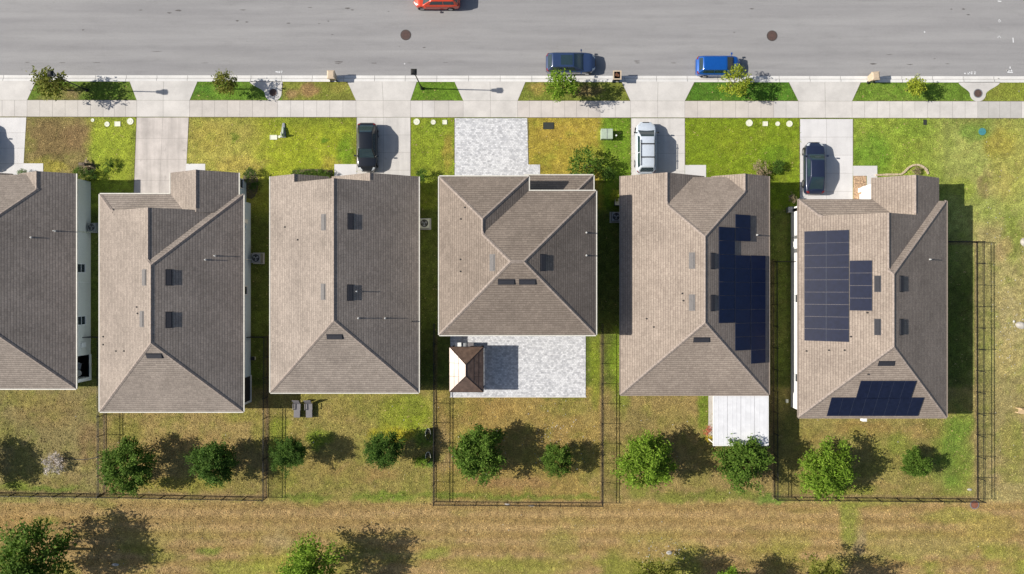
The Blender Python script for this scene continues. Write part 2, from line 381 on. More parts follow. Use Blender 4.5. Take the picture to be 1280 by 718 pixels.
BLOB = [  # cx,cy,rx,ry, colour, strength
 (88, 118, 16, 9, (164, 132, 104), .8), (60, 122, 14, 6, (150, 138, 84), .6), (388, 112, 16, 9, (166, 128, 92), .8), (365, 116, 9, 7, (170, 132, 100), .7), (425, 108, 12, 8, (170, 160, 80), .6),
 (674, 112, 16, 8, (176, 150, 82), .8), (735, 115, 22, 8, (128, 104, 78), .7), (255, 112, 12, 7, (70, 116, 40), .5),
 (62, 176, 28, 26, (128, 104, 72), .6), (96, 172, 18, 20, (140, 110, 80), .6), (60, 208, 26, 9, (176, 166, 66), .7),
 (262, 172, 22, 20, (178, 164, 78), .6), (294, 172, 6, 6, (96, 118, 36), .7), (300, 205, 42, 9, (186, 168, 84), .7), (415, 205, 16, 10, (186, 158, 80), .5), (405, 176, 5, 5, (90, 124, 34), .8),
 (432, 190, 12, 22, (110, 150, 40), .6), (560, 190, 8, 26, (172, 148, 72), .7), (540, 160, 14, 10, (124, 146, 48), .5),
 (700, 165, 30, 14, (184, 156, 70), .6), (745, 200, 30, 18, (128, 146, 46), .6), (920, 175, 26, 18, (142, 156, 42), .7), (970, 195, 20, 14, (100, 138, 36), .5),
 (1090, 195, 26, 30, (106, 146, 44), .7), (1140, 160, 30, 12, (128, 154, 56), .5), (1215, 165, 20, 12, (110, 142, 56), .6), (1250, 180, 22, 18, (150, 132, 50), .6), (1245, 225, 20, 24, (186, 168, 108), .6), (1230, 232, 7, 18, (140, 122, 84), .6),
 (1262, 200, 26, 60, (172, 164, 80), .5), (1200, 235, 20, 14, (150, 164, 62), .6), (1265, 300, 14, 30, (130, 150, 56), .6), (1256, 312, 12, 14, (184, 156, 112), .6),
 (60, 515, 40, 22, (160, 136, 84), .5), (112, 555, 16, 30, (152, 118, 84), .5), (30, 500, 26, 12, (150, 146, 66), .5), (20, 540, 20, 14, (122, 124, 66), .5), (68, 600, 40, 9, (166, 138, 96), .5),
 (66, 580, 18, 15, (188, 168, 150), .7), (52, 612, 50, 4.5, (112, 138, 50), .9), (20, 608, 24, 5, (120, 146, 48), .8),
 (160, 540, 24, 18, (152, 150, 66), .6), (240, 555, 50, 16, (178, 148, 92), .6), (300, 520, 30, 9, (150, 152, 60), .6), (230, 606, 70, 9, (158, 152, 62), .8), (160, 618, 30, 5, (140, 150, 56), .6), (300, 605, 24, 10, (176, 146, 98), .5), (322, 536, 8, 30, (160, 160, 60), .4),
 (350, 540, 14, 22, (146, 160, 50), .7), (368, 538, 12, 12, (184, 160, 90), .7), (398, 548, 17, 12, (126, 156, 40), .9), (430, 515, 28, 16, (168, 148, 84), .6), (508, 520, 36, 28, (150, 168, 44), 1.), (488, 543, 30, 11, (190, 184, 40), 1.), (528, 548, 14, 12, (110, 150, 40), .9), (345, 560, 12, 34, (140, 158, 50), .8), (520, 505, 14, 10, (140, 160, 44), .7),
 (450, 592, 50, 13, (178, 146, 90), .7), (400, 580, 30, 12, (176, 154, 84), .6), (360, 600, 16, 14, (160, 158, 66), .6), (380, 621, 36, 6, (126, 146, 54), .9), (480, 621, 40, 6, (116, 146, 46), .9), (560, 620, 40, 5, (118, 144, 48), .9), (536, 575, 8, 8, (84, 150, 40), .8),
 (610, 512, 40, 13, (178, 146, 80), .6), (735, 512, 14, 22, (182, 162, 92), .6), (700, 545, 22, 14, (172, 142, 84), .5), (590, 545, 18, 10, (168, 162, 70), .5), (640, 604, 60, 8, (176, 138, 92), .7), (555, 560, 8, 40, (184, 158, 110), .6), (740, 600, 14, 10, (190, 164, 110), .6), (650, 622, 60, 4, (122, 142, 52), .9), (725, 621, 26, 4, (128, 144, 54), .8), (745, 460, 8, 50, (142, 156, 48), .8), (700, 498, 40, 4, (116, 130, 44), .6),
 (880, 505, 10, 40, (116, 146, 42), .9), (840, 520, 26, 16, (160, 148, 80), .5), (800, 525, 20, 14, (140, 132, 76), .5), (795, 545, 14, 8, (128, 128, 60), .5), (880, 580, 30, 12, (168, 140, 92), .6), (850, 622, 34, 8, (128, 140, 56), .8), (910, 620, 44, 8, (124, 142, 54), .8), (800, 612, 18, 12, (136, 148, 58), .7), (775, 460, 14, 60, (126, 152, 44), .8),
 (965, 625, 24, 6, (104, 146, 50), .8), (1010, 545, 26, 10, (164, 140, 76), .5), (1080, 535, 40, 10, (168, 138, 78), .7), (1150, 540, 26, 10, (168, 138, 84), .6), (1190, 575, 26, 44, (104, 148, 44), .8), (1200, 530, 18, 20, (110, 150, 46), .8), (1125, 555, 18, 16, (124, 146, 50), .6), (1100, 610, 30, 8, (170, 142, 92), .5), (1060, 612, 40, 7, (140, 154, 56), .8), (1165, 608, 16, 8, (176, 154, 100), .4), (1210, 613, 10, 4, (182, 190, 90), .6),
 (1232, 470, 10, 120, (158, 160, 84), .5), (1262, 400, 16, 40, (176, 160, 112), .6), (1265, 560, 16, 40, (158, 162, 74), .7), (1250, 590, 20, 22, (178, 156, 112), .6), (1260, 450, 16, 30, (174, 156, 100), .6),
]
FENCES = [[(131, 421), (131, 618)], [(-60, 615), (332, 621.5), (335, 421)], [(544, 421), (543, 627.5), (752, 628), (752, 421)],
          [(966, 327), (967, 620.5), (1222, 623), (1220, 303), (1152, 303)]]
def lawn_rgb(x, y):
    nA = fbm(x, y, 55, 3); nB = fbm(x, y, 14, 40); nC = fbm(x, y, 4.5, 80, 3)
    jx = x+(fbm(x, y, 12, 7)-.5)*14; jy = y+(fbm(x, y, 12, 9)-.5)*14
    base = np.zeros(x.shape+(3,))
    # the side yards, colour lowered to deepen the shade between houses
    base[:] = (104, 116, 50)
    def over(col, m): 
        nonlocal base
        base = base*(1-m[..., None])+np.array(col, float)*m[..., None]
    for x0, y0, x1, y1, c, e in RECT:
        sx = jx if e > 3 else x+(jx-x)*.25; sy = y+(jy-y)*.2
        d = np.minimum(np.minimum(sx-x0, x1-sx), np.minimum(sy-y0, y1-sy))
        over(c, np.clip(.5+d/(2*e), 0, 1))
    # unmown field behind the fences, mown in long passes
    edge = 628+(jy-y)*.5
    f = np.clip((y-edge+3)/6, 0, 1)
    st = .5+.5*np.sin((y+(fbm(x/6, y, 30, 60)-.5)*10)*2*math.pi/17.5)
    fc = np.array((184, 154, 104.))*(1-st[..., None])+np.array((164, 137, 84.))*st[..., None]
    g1 = np.clip((fbm(x/1.8, y, 34, 90)-.44)*5, 0, 1)*np.clip((y-655)/45, 0, 1)
    fc = fc*(1-.85*g1[..., None])+np.array((142, 150, 58.))*.85*g1[..., None]
    g2 = np.clip((fbm(x/3, y, 16, 95)-.6)*6, 0, 1)*.3
    fc = fc*(1-g2[..., None])+np.array((150, 146, 66.))*g2[..., None]
    for cx, cy, rx, ry, c, s in [(1062, 650, 14, 40, (138, 152, 60), .8), (1080, 625, 60, 10, (140, 150, 60), .8), (1240, 660, 40, 18, (160, 150, 70), .6), (1250, 690, 30, 14, (140, 152, 56), .5), (1190, 645, 50, 10, (150, 150, 66), .7), (20, 655, 60, 16, (176, 142, 84), .6), (60, 650, 16, 8, (150, 150, 66), .6),
            (340, 705, 40, 14, (162, 162, 62), .7), (260, 690, 16, 7, (126, 146, 54), .8), (300, 712, 60, 12, (150, 160, 60), .7), (545, 690, 20, 10, (134, 152, 54), .6), (640, 708, 90, 14, (146, 152, 60), .7), (700, 680, 26, 20, (144, 148, 64), .5), (810, 690, 40, 14, (180, 146, 100), .6), (560, 660, 60, 8, (176, 150, 96), .5), (130, 630, 14, 10, (140, 138, 66), .7), (960, 690, 40, 14, (160, 150, 70), .5), (930, 650, 70, 10, (176, 148, 96), .5), (1150, 685, 70, 16, (176, 152, 104), .5), (350, 676, 26, 12, (182, 160, 122), .5), (1075, 680, 8, 20, (180, 160, 130), .5), (390, 625, 20, 10, (140, 146, 60), .6)]:
        d = ((jx-cx)/rx)**2+((jy-cy)/ry)**2
        m = s*np.clip(1.25-d, 0, 1); fc = fc*(1-m[..., None])+np.array(c, float)*m[..., None]
    base = base*(1-f[..., None])+fc*f[..., None]
    for cx, cy, rx, ry, c, s in BLOB:
        d = ((jx-cx)/rx)**2+((jy-cy)/ry)**2
        over(c, s*np.clip(1.35-d, 0, 1)*np.clip(.6+nB*1.1, 0, 1))
    # mottling: straw and fresh growth
    dry = np.clip((nB-.52)*4, 0, 1)*.26*(1-.6*f)
    over((182, 158, 96), dry*(y > 480)+dry*.6*(y <= 480))
    grn = np.clip((.44-nB)*4, 0, 1)*.34*(1-.75*f)
    over((116, 136, 44), grn)
    grn = np.clip((.5-fbm(x, y, 30, 21, 3))*5, 0, 1)*.4*(y > 480)*(y < 628)
    over((136, 144, 56), grn)
    # bare strip along the fence lines
    for fl in FENCES:
        for (ax, ay), (bx, by) in zip(fl, fl[1:]):
            tt = np.clip(((x-ax)*(bx-ax)+(y-ay)*(by-ay))/max(1, (bx-ax)**2+(by-ay)**2), 0, 1)
            d = np.hypot(x-ax-tt*(bx-ax), y-ay-tt*(by-ay))
            over((150, 124, 96), np.clip(1.5-d/2., 0, .55))
    base = base*(1+(nC[..., None]-.5)*.34)*(1+(nA[..., None]-.5)*.14)
    k = (.13*np.clip((y-470)/20, 0, 1))[..., None]; base = base*(1-k)+np.array((186, 156, 116.))*k
    v = np.clip(base/255., 0, 1)
    return np.where(v <= .04045, v/12.92, ((v+.055)/1.055)**2.4)/LIT*np.where(y > 624, 1.16, np.where(y > 470, 1.03, 1.2))[..., None]
# ------------------------------------------------------------------ ground sheets
def yk(px): return 93.7+1.5*px/1280      # road edge of the gutter
def yb(px): return 101.6+1.4*px/1280     # back of kerb
def ys0(px): return 125.4+1.6*px/1280    # pavement, street side
def ys1(px): return 146.0+1.9*px/1280    # pavement, house side
big = MB(); big.poly([(-900, -900, -.35), (900, -900, -.35), (900, 900, -.35), (-900, 900, -.35)])
struct(big.build('ground', M['ground']))
def turf_sheet(name, xs, yrows):
    X = np.array(xs)[None, :].repeat(len(yrows), 0); 
    Y = np.array([[r if not callable(r) else r(x) for x in xs] for r in yrows])
    c = lawn_rgb(X, Y)
    z = np.zeros_like(X)
    wx = (X-640)/S; wy = (NY-Y)/S
    co = np.stack([wx, wy, z], -1).reshape(-1, 3)
    nx, ny = len(xs), len(yrows)
    idx = np.arange(nx*ny).reshape(ny, nx)
    f = np.stack([idx[1:, :-1], idx[1:, 1:], idx[:-1, 1:], idx[:-1, :-1]], -1).reshape(-1, 4)
    me = bpy.data.meshes.new(name)
    me.from_pydata(co.tolist(), [], f.tolist())
    a = me.color_attributes.new('turf', 'FLOAT_COLOR', 'POINT')
    a.data.foreach_set('color', np.concatenate([c.reshape(-1, 3), np.ones((nx*ny, 1))], 1).ravel())
    me.materials.append(M['lawn'])
    o = bpy.data.objects.new(name, me); COL.objects.link(o); struct(o); return o
far = [-6000, -3000, -1500, -900, -600, -450, -350, -280, -230]
xs = far+list(np.arange(-190, 1470, 2.6))+[1510, 1560, 1640, 1750, 1900, 2200, 2800, 4300, 7300]
rows = [yb]+list(np.arange(105, 800, 2.6))+[820, 850, 900, 980, 1100, 1300, 1700, 2600, 5000]
turf_sheet('lawn', xs, rows)
# the far side of the street
nb = MB()
nb.poly([W(-6000, -19, 0), W(7300, -19, 0), W(7300, -5000, 0), W(-6000, -5000, 0)])
fo = nb.build('far_verge', M['lawn'])
a_ = fo.data.color_attributes.new('turf', 'FLOAT_COLOR', 'POINT')
for d_ in a_.data: d_.color = (.16, .19, .05, 1)
struct(fo)
# road
rd = MB(); rd.poly([W(-6000, -12, -.1), W(-6000, yk(-6000)+.6, -.1), W(7300, yk(7300)+.6, -.1), W(7300, -12, -.1)])
struct(rd.build('road', M['asphalt']))
# kerb and gutter, cast in lengths
def kerb(name, fy, sgn, x0, x1):
    m = MB(); prof = [(0, -.095), (3.4, -.112), (3.9, -.09), (5.2, .0), (6.2, .016), (8.2, .016), (8.2, -.12)]
    k = 0; x = x0; cols = []
    while x < x1:
        xe = x+rnd.choice((38.4, 38.4, 39.6)); cv = rnd.uniform(.93, 1.04)
        for (o0, z0), (o1, z1) in zip(prof, prof[1:]):
            m.quad(W(x+.22, fy(x)+sgn*o0, z0), W(xe-.22, fy(xe)+sgn*o0, z0), W(xe-.22, fy(xe)+sgn*o1, z1), W(x+.22, fy(x)+sgn*o1, z1))
            cols.append((cv, cv, cv) if (o0, o1) != (3.4, 3.9) else (.55, .53, .5))
        x = xe
    o = m.build(name, M['kerb'])
    slabcol(o, cols); struct(o)
kerb('kerb', yk, 1, -1200, 2600)
kerb('far_kerb', lambda x: -11.5, -1, -1200, 2600)
bed = MB(); bed.poly([W(-6000, yk(-6000)-.5, -.125), W(-6000, yb(-6000)+1, -.125), W(7300, yb(7300)+1, -.125), W(7300, yk(7300)-.5, -.125)])
bed.poly([W(-6000, -20.5, -.125), W(-6000, -11, -.125), W(7300, -11, -.125), W(7300, -20.5, -.125)])
struct(bed.build('kerb_footing', M['joint']))
# pavement slabs over a joint bed
jb = MB(); jb.poly([W(-1200, ys0(-1200), .008), W(-1200, ys1(-1200), .008), W(2600, ys1(2600), .008), W(2600, ys0(2600), .008)])
struct(jb.build('pavement_bed', M['joint']))
pv = MB(); cols = []
marks = [34, 129, 171, 237, 347, 445, 513, 543, 579, 647, 750, 788, 856, 967, 998, 1065, 1222, 1277]
tone = {(34, 129): (.95, .93, .90), (129, 171): (.99, .97, .95), (237, 347): (.93, .90, .88), (347, 445): (1.03, 1.02, 1.02), (513, 543): (1., .99, 1.), (543, 579): (.93, .91, .90),
        (647, 750): (.96, .92, .90), (750, 788): (1.02, 1.01, 1.01), (856, 967): (.95, .91, .87), (967, 998): (1.01, 1., 1.), (1222, 1277): (.80, .80, .79)}
ms = [-1200]+[m_ for m_ in marks]+[2600]
for a_, b_ in zip(ms, ms[1:]):
    n = max(1, round((b_-a_)/15.6)); drive = (a_, b_) in ((171, 237), (445, 513), (579, 647), (788, 856), (998, 1065))
    if drive: n = 2
    t_ = tone.get((a_, b_), (1.03, 1.02, 1.01))
    for k in range(n):
        x0 = a_+(b_-a_)*k/n+.14; x1 = a_+(b_-a_)*(k+1)/n-.14; v = rnd.uniform(.975, 1.02)
        pv.quad(W(x0, ys1(x0)-.15, .014), W(x1, ys1(x1)-.15, .014), W(x1, ys0(x1)+.15, .014), W(x0, ys0(x0)+.15, .014)); cols.append(tuple(q*v for q in t_))
struct(slabcol(pv.build('pavement', M['concrete']), cols))
# driveway aprons across the verge
ap = MB(); cols = []
for tl, tr, br, bl in ((-70, 45, 34, -45), (162, 247, 237, 171), (434, 521, 513, 445), (568, 657, 647, 579), (777, 868, 856, 788), (986, 1076, 1065, 998)):
    mt, mb_ = (tl+tr)/2, (bl+br)/2
    v = rnd.uniform(.97, 1.04)
    for (p, q, r_, s_) in ((tl, mt-.12, mb_-.12, bl), (mt+.12, tr, br, mb_+.12)):
        ap.quad(W(s_, ys0(s_)-.1, .012), W(r_, ys0(r_)-.1, .012), W(q, yb(q)-.2, .018), W(p, yb(p)-.2, .018)); cols.append((v, v, v*.995))
struct(slabcol(ap.build('driveway_apron', M['concrete']), cols))
# flared pads around the two storm drains in the verge
def flare(x0, x1, cx, cy, r):
    pts = []
    y0 = yb(cx)-.2; y1 = ys0(cx)-.1
    for k in range(13):
        t = k/12; s = t*t*(3-2*t); pts.append((x0+(cx-r-x0)*s, y0+(cy+1-y0)*t))
    for k in range(1, 12):
        a = math.pi+math.pi*k/12; pts.append((cx+r*math.cos(a), min(y1, cy+1-r*math.sin(a)*.92)))
    for k in range(13):
        t = 1-k/12; s = t*t*(3-2*t); pts.append((x1+(cx+r-x1)*s, y0+(cy+1-y0)*t))
    return [W(p[0], p[1], .016) for p in pts]
fl = MB(); fl.poly(flare(312, 353, 341.5, 116, 10.5)); fl.poly(flare(1198, 1250, 1222.3, 117, 10))
struct(slabcol(fl.build('drain_pad', M['concrete']), [(.97, .97, .97)]))
# driveways
def drive(name, mat, slabs, tone_):
    m = MB(); cols = []
    for q in slabs:
        m.poly([W(x, y, .010) for x, y in q]); v = rnd.uniform(.97, 1.03)*tone_; cols.append((v, v, v))
    bedm = MB()
    o = slabcol(m.build(name, mat), cols); struct(o); return o
def gridslab(pts, nx, ny):                     # TL TR BR BL
    (ax, ay), (bx, by), (cx, cy), (dx, dy) = pts; out = []
    def P(u, v): return ((ax*(1-u)+bx*u)*(1-v)+(dx*(1-u)+cx*u)*v, (ay*(1-u)+by*u)*(1-v)+(dy*(1-u)+cy*u)*v)
    g = .12
    for i in range(nx):
        for j in range(ny):
            x0, x1, y0, y1 = i/nx, (i+1)/nx, j/ny, (j+1)/ny
            w = abs(bx-ax); h = abs(dy-ay); e = g/w; f = g/h
            out.append([P(x0+e, y1-f), P(x1-e, y1-f), P(x1-e, y0+f), P(x0+e, y0+f)])
    return out
DR = {'a': [(-45, 147), (33, 147), (28.5, 224), (-45, 224)], 'b': [(171, 147), (236, 147), (231, 252), (167, 252)],
      'c': [(446, 147), (513, 147), (513, 235), (446, 235)], 'e': [(789, 148), (856, 148), (856, 236), (789, 236)], 'f': [(1000, 149), (1066, 149), (1066, 262), (1000, 262)]}
drive('driveway', M['drive_w'], gridslab(DR['a'], 2, 4), 1.)
drive('driveway', M['drive_old'], gridslab(DR['b'], 2, 4), 1.)
drive('driveway', M['drive_a'], gridslab(DR['c'], 2, 4), 1.)
drive('driveway', M['drive_a'], gridslab(DR['e'], 2, 4), 1.03)
drive('driveway', M['drive_w'], gridslab(DR['f'], 2, 5), .98)
db = MB()
for k in DR: db.poly([W(x, y, .005) for x, y in (DR[k][3], DR[k][2], DR[k][1], DR[k][0])])
struct(db.build('driveway_bed', M['joint']))
wk = MB()
WALKS = [[(29.2, 204.5), (54, 204.5), (54, 226), (28.4, 226)], [(232.6, 205), (256.5, 205), (256.5, 228), (231.5, 228)], [(418, 205.5), (445.8, 205.5), (445.8, 235), (418, 235)],
         [(856.2, 206.5), (882.5, 206.5), (882.5, 236), (856.2, 236)], [(1066.2, 207.5), (1096.5, 207.5), (1096.5, 220), (1066.2, 220)], [(1083.5, 220), (1096.5, 220), (1096.5, 262), (1083.5, 262)], [(1074, 243), (1083.5, 243), (1083.5, 262), (1074, 262)]]
for q in WALKS: wk.poly([W(x, y, .014) for x, y in (q[3], q[2], q[1], q[0])])
struct(slabcol(wk.build('front_walk', M['concrete_w']), None))
# paver driveway and patio of the two-storey house
pd = MB(); pd.poly([W(x, y, .014) for x, y in ((568.5, 238), (661, 238), (659, 148), (568.5, 148))])
pd.poly([W(x, y, .016) for x, y in ((661, 238), (675, 238), (675, 206), (660, 206))])
struct(pd.build('paver_driveway', M['paver']))
pt = MB(); pt.prism([W(x, y)[:2] for x, y in ((563, 496), (732, 496), (732, 405), (563, 405))], -.05, .04)
struct(pt.build('patio', M['paver']))
pe = MB()
pe.prism([W(x, y)[:2] for x, y in ((562.4, 497), (732.8, 497), (732.8, 496.05), (562.4, 496.05))], -.05, .043)
struct(slabcol(pe.build('patio_edging', M['concrete_w']), [(1., .98, .95)]))
# worn soil line where turf meets concrete
le = MB()
def eline(a, b, w=.75):
    p, q = W(*a, .007), W(*b, .007); d = (q-p).normalized(); n = Vector((-d.y, d.x, 0))*w/S/2
    L_ = (q-p).length; k = max(1, int(L_/.35)); pr = None
    for i in range(k+1):
        c = p+d*L_*i/k; u = n*rnd.uniform(.35, 1.5); cur = (c+u, c-u)
        if pr: le.poly([pr[1], cur[1], cur[0], pr[0]])
        pr = cur
for a, b in ((33, 171), (236, 446), (513, 568), (659, 789), (856, 1000), (1066, 1400)):
    eline((a, ys1(a)+.2), (b, ys1(b)+.2))
    eline((a+1, ys0(a)-.3), (b-1, ys0(b)-.3), .6)
for a, b in (((33.3, 147), (29, 204)), ((170.7, 147), (167.3, 240)), ((236.3, 147), (232.7, 205)), ((445.7, 147), (445.7, 205)), ((513.3, 147), (513.3, 222)), ((568.2, 148), (568.2, 222)), ((660.2, 148), (660.5, 206)), ((788.7, 148), (788.7, 222)), ((856.3, 148), (856.3, 206)), ((999.7, 149), (999.7, 250)), ((1066.3, 149), (1066.3, 207)),
             ((162, 102), (171, 125)), ((247, 102), (237, 125)), ((434, 102), (445, 125)), ((521, 102), (513, 125)), ((568, 102), (579, 125)), ((657, 102), (647, 125)), ((777, 103), (788, 126)), ((868, 103), (856, 126)), ((986, 103), (998, 126)), ((1076, 103), (1065, 126)), ((45, 102), (34, 125)), ((353, 102), (353, 124))):
    eline(a, b)
struct(le.build('turf_edge', M['soil'], fix=False))
# planting beds
mb = MB(); mb.poly([W(x, y, .009) for x, y in ((1066.5, 262), (1083, 262), (1083, 220), (1066.5, 220))]); struct(mb.build('mulch_bed', M['mulch']))
mb = MB()
mb.poly([W(313+10*math.cos(a), 230+19*math.sin(a), .009) for a in np.linspace(2*math.pi, 0, 30)[:-1]])
mb.poly([W(x, y, .008) for x, y in ((366, 236), (416, 236), (416, 213), (400, 211.5), (385, 211.5), (366, 213))])
mb.poly([W(108+12*math.cos(a), 210+8*math.sin(a), .008) for a in np.linspace(2*math.pi, 0, 30)[:-1]])
struct(mb.build('planting_soil', M['soil']))

# ------------------------------------------------------------------ grass blades (uncountable: one mesh)
def grass_blades():
    excl = []
    for k in DR:
        q = DR[k]; excl.append((min(p[0] for p in q)+1, q[0][1]-2, max(p[0] for p in q)+.5, 300))
    for q in WALKS: excl.append((q[0][0], q[0][1], q[1][0], q[2][1]))
    excl += [(568, 146, 660, 240), (660, 205, 675, 240), (562, 400, 733, 497.5), (-200, 124.8, 1500, 148.2), (1066, 219, 1097, 262),
             (-200, 222, 114, 480), (154, 250, 313, 502), (358, 233, 523, 479), (564, 239, 731, 408), (776, 233, 941, 482), (989, 256, 1154, 509), (312, 100, 353, 127), (1198, 100, 1250, 127)]
    for tl, tr in ((-70, 46), (160, 248), (433, 522), (566, 658), (775, 869), (985, 1077)): excl.append((tl, 100, tr, 127))
    r = np.random.RandomState(5); n = 210000
    x = r.uniform(-30, 1310, n); y = r.uniform(103, 735, n)
    ok = np.ones(n, bool)
    for a, b, c, d in excl: ok &= ~((x > a) & (x < c) & (y > b) & (y < d))
    # more, taller tufts in the rough grass at the back
    ok &= (y > 480) | (r.rand(n) < .6)
    x = x[ok]; y = y[ok]; n = len(x)
    col = lawn_rgb(x[None], y[None])[0]*r.uniform(.75, 1.6, (n, 1))
    straw = r.rand(n) < .06; col[straw] = np.array(A(205, 184, 124))*r.uniform(.7, 1.15, (straw.sum(), 1))
    h = np.where(y > 500, r.uniform(.02, .055, n), r.uniform(.015, .04, n)); w = r.uniform(.03, .075, n); a = r.uniform(0, 6.28, n)
    wx = (x-640)/S; wy = (NY-y)/S
    lean = r.normal(0, .05, (n, 2))
    V = np.zeros((n, 6, 3)); 
    for t in range(2):
        aa = a+t*1.7; c_, s_ = np.cos(aa)*w, np.sin(aa)*w
        V[:, 3*t, 0] = wx-c_; V[:, 3*t, 1] = wy-s_
        V[:, 3*t+1, 0] = wx+c_; V[:, 3*t+1, 1] = wy+s_
        V[:, 3*t+2, 0] = wx+lean[:, 0]*(1-2*t)+s_*.7; V[:, 3*t+2, 1] = wy+lean[:, 1]-c_*.7; V[:, 3*t+2, 2] = h
    me = bpy.data.meshes.new('grass')
    me.vertices.add(n*6); me.vertices.foreach_set('co', V.ravel())
    me.loops.add(n*6); me.loops.foreach_set('vertex_index', np.arange(n*6))
    me.polygons.add(n*2); me.polygons.foreach_set('loop_start', np.arange(0, n*6, 3)); me.polygons.foreach_set('loop_total', np.full(n*2, 3))
    me.update(calc_edges=True)
    at = me.color_attributes.new('turf', 'FLOAT_COLOR', 'POINT')
    at.data.foreach_set('color', np.concatenate([np.repeat(col, 6, 0), np.ones((n*6, 1))], 1).ravel())
    me.materials.append(M['tuft'])
    o = bpy.data.objects.new('grass', me); COL.objects.link(o)
    tag(o, 'short grass blades and dry tufts over the lawns and the field', 'grass', kind='stuff')
grass_blades()
# ------------------------------------------------------------------ houses
PITCH = .55
class Comp:
    """one roof body: ridge along y ('hip'), ridge along x ('hipx') or a lean-to facing the street ('lean'); units of the survey grid"""
    def __init__(s, kind, x0, x1, y0, y1, ze=3.0, rN=0, rS=0, zoff=0., cutN=0, hipW=0, hipE=0, p=PITCH):
        s.__dict__.update(kind=kind, x0=x0, x1=x1, y0=y0, y1=y1, ze=ze+zoff, rN=rN, rS=rS, cutN=cutN, hipW=hipW, hipE=hipE, p=p)
    def z(s, x, y):
        if not (s.x0-.01 <= x <= s.x1+.01 and s.y0-.01 <= y <= s.y1+.01): return -9
        if s.cutN and y < s.y0+s.cutN-.01: return -9
        hw = (s.x1-s.x0)/2
        if s.kind == 'hip':
            d = min(x-s.x0, s.x1-x)
            if s.rN: d = min(d, (y-s.y0)*hw/s.rN)
            if s.rS: d = min(d, (s.y1-y)*hw/s.rS)
        elif s.kind == 'hipx':
            d = min(x-s.x0, s.x1-x, y-s.y0, s.y1-y)
        else:
            d = y-s.y0
            if s.hipW: d = min(d, x-s.x0)
            if s.hipE: d = min(d, s.x1-x)
        return s.ze+s.p*d/S
    def P(s, x, y): return W(x, y, s.z(x, y))
    def faces(s):
        x0, x1, y0, y1 = s.x0, s.x1, s.y0, s.y1; hw = (x1-x0)/2; xm = (x0+x1)/2
        if s.kind == 'hip':
            rn = (xm, y0+s.rN); rs = (xm, y1-s.rS); c = s.cutN; k = c*hw/s.rN if c else 0
            F = [[(x0, y0+c)]+([(x0+k, y0+c)] if c else [])+[rn, rs, (x0, y1)], [(x1, y1), rs, rn]+([(x1-k, y0+c)] if c else [])+[(x1, y0+c)]]
            if s.rN: F.append([(x1-k, y0+c), rn, (x0+k, y0+c)])
            if s.rS: F.append([(x0, y1), rs, (x1, y1)])
            E = [(rn, rs)]
            if s.rN: E += [((x0+k, y0+c), rn), ((x1-k, y0+c), rn)]
            if s.rS: E += [((x0, y1), rs), ((x1, y1), rs)]
            per = [(x0, y1), (x1, y1), (x1, y0+c)]+([(x1-k, y0+c), (x0+k, y0+c)] if c else ([rn] if not s.rN else []))+[(x0, y0+c)]
            if not s.rS: per = [(x0, y1), rs]+per[1:]
        elif s.kind == 'hipx':
            h = (y1-y0)/2; ym = (y0+y1)/2; a = (x0+h, ym); b = (x1-h, ym)
            F = [[(x0, y1), a, (x0, y0)][::-1], [(x1, y0), b, (x1, y1)][::-1], [(x0, y0), a, b, (x1, y0)][::-1], [(x1, y1), b, a, (x0, y1)][::-1]]
            E = [(a, b), ((x0, y0), a), ((x0, y1), a), ((x1, y0), b), ((x1, y1), b)]
            per = [(x0, y1), (x1, y1), (x1, y0), (x0, y0)]
        else:
            d = y1-y0; xa = x0+d*s.hipW; xb = x1-d*s.hipE
            F = [[(x0, y0), (x1, y0), (xb, y1), (xa, y1)][::-1]]; E = []
            if s.hipW: F.append([(x0, y0), (xa, y1), (x0, y1)]); E.append(((x0, y0), (xa, y1)))
            if s.hipE: F.append([(x1, y0), (x1, y1), (xb, y1)]); E.append(((x1, y0), (xb, y1)))
            per = [(x0, y1)]+([(xa, y1)] if s.hipW else [])+([(xb, y1)] if s.hipE else [])+[(x1, y1), (x1, y0), (x0, y0)]
        return F, E, per

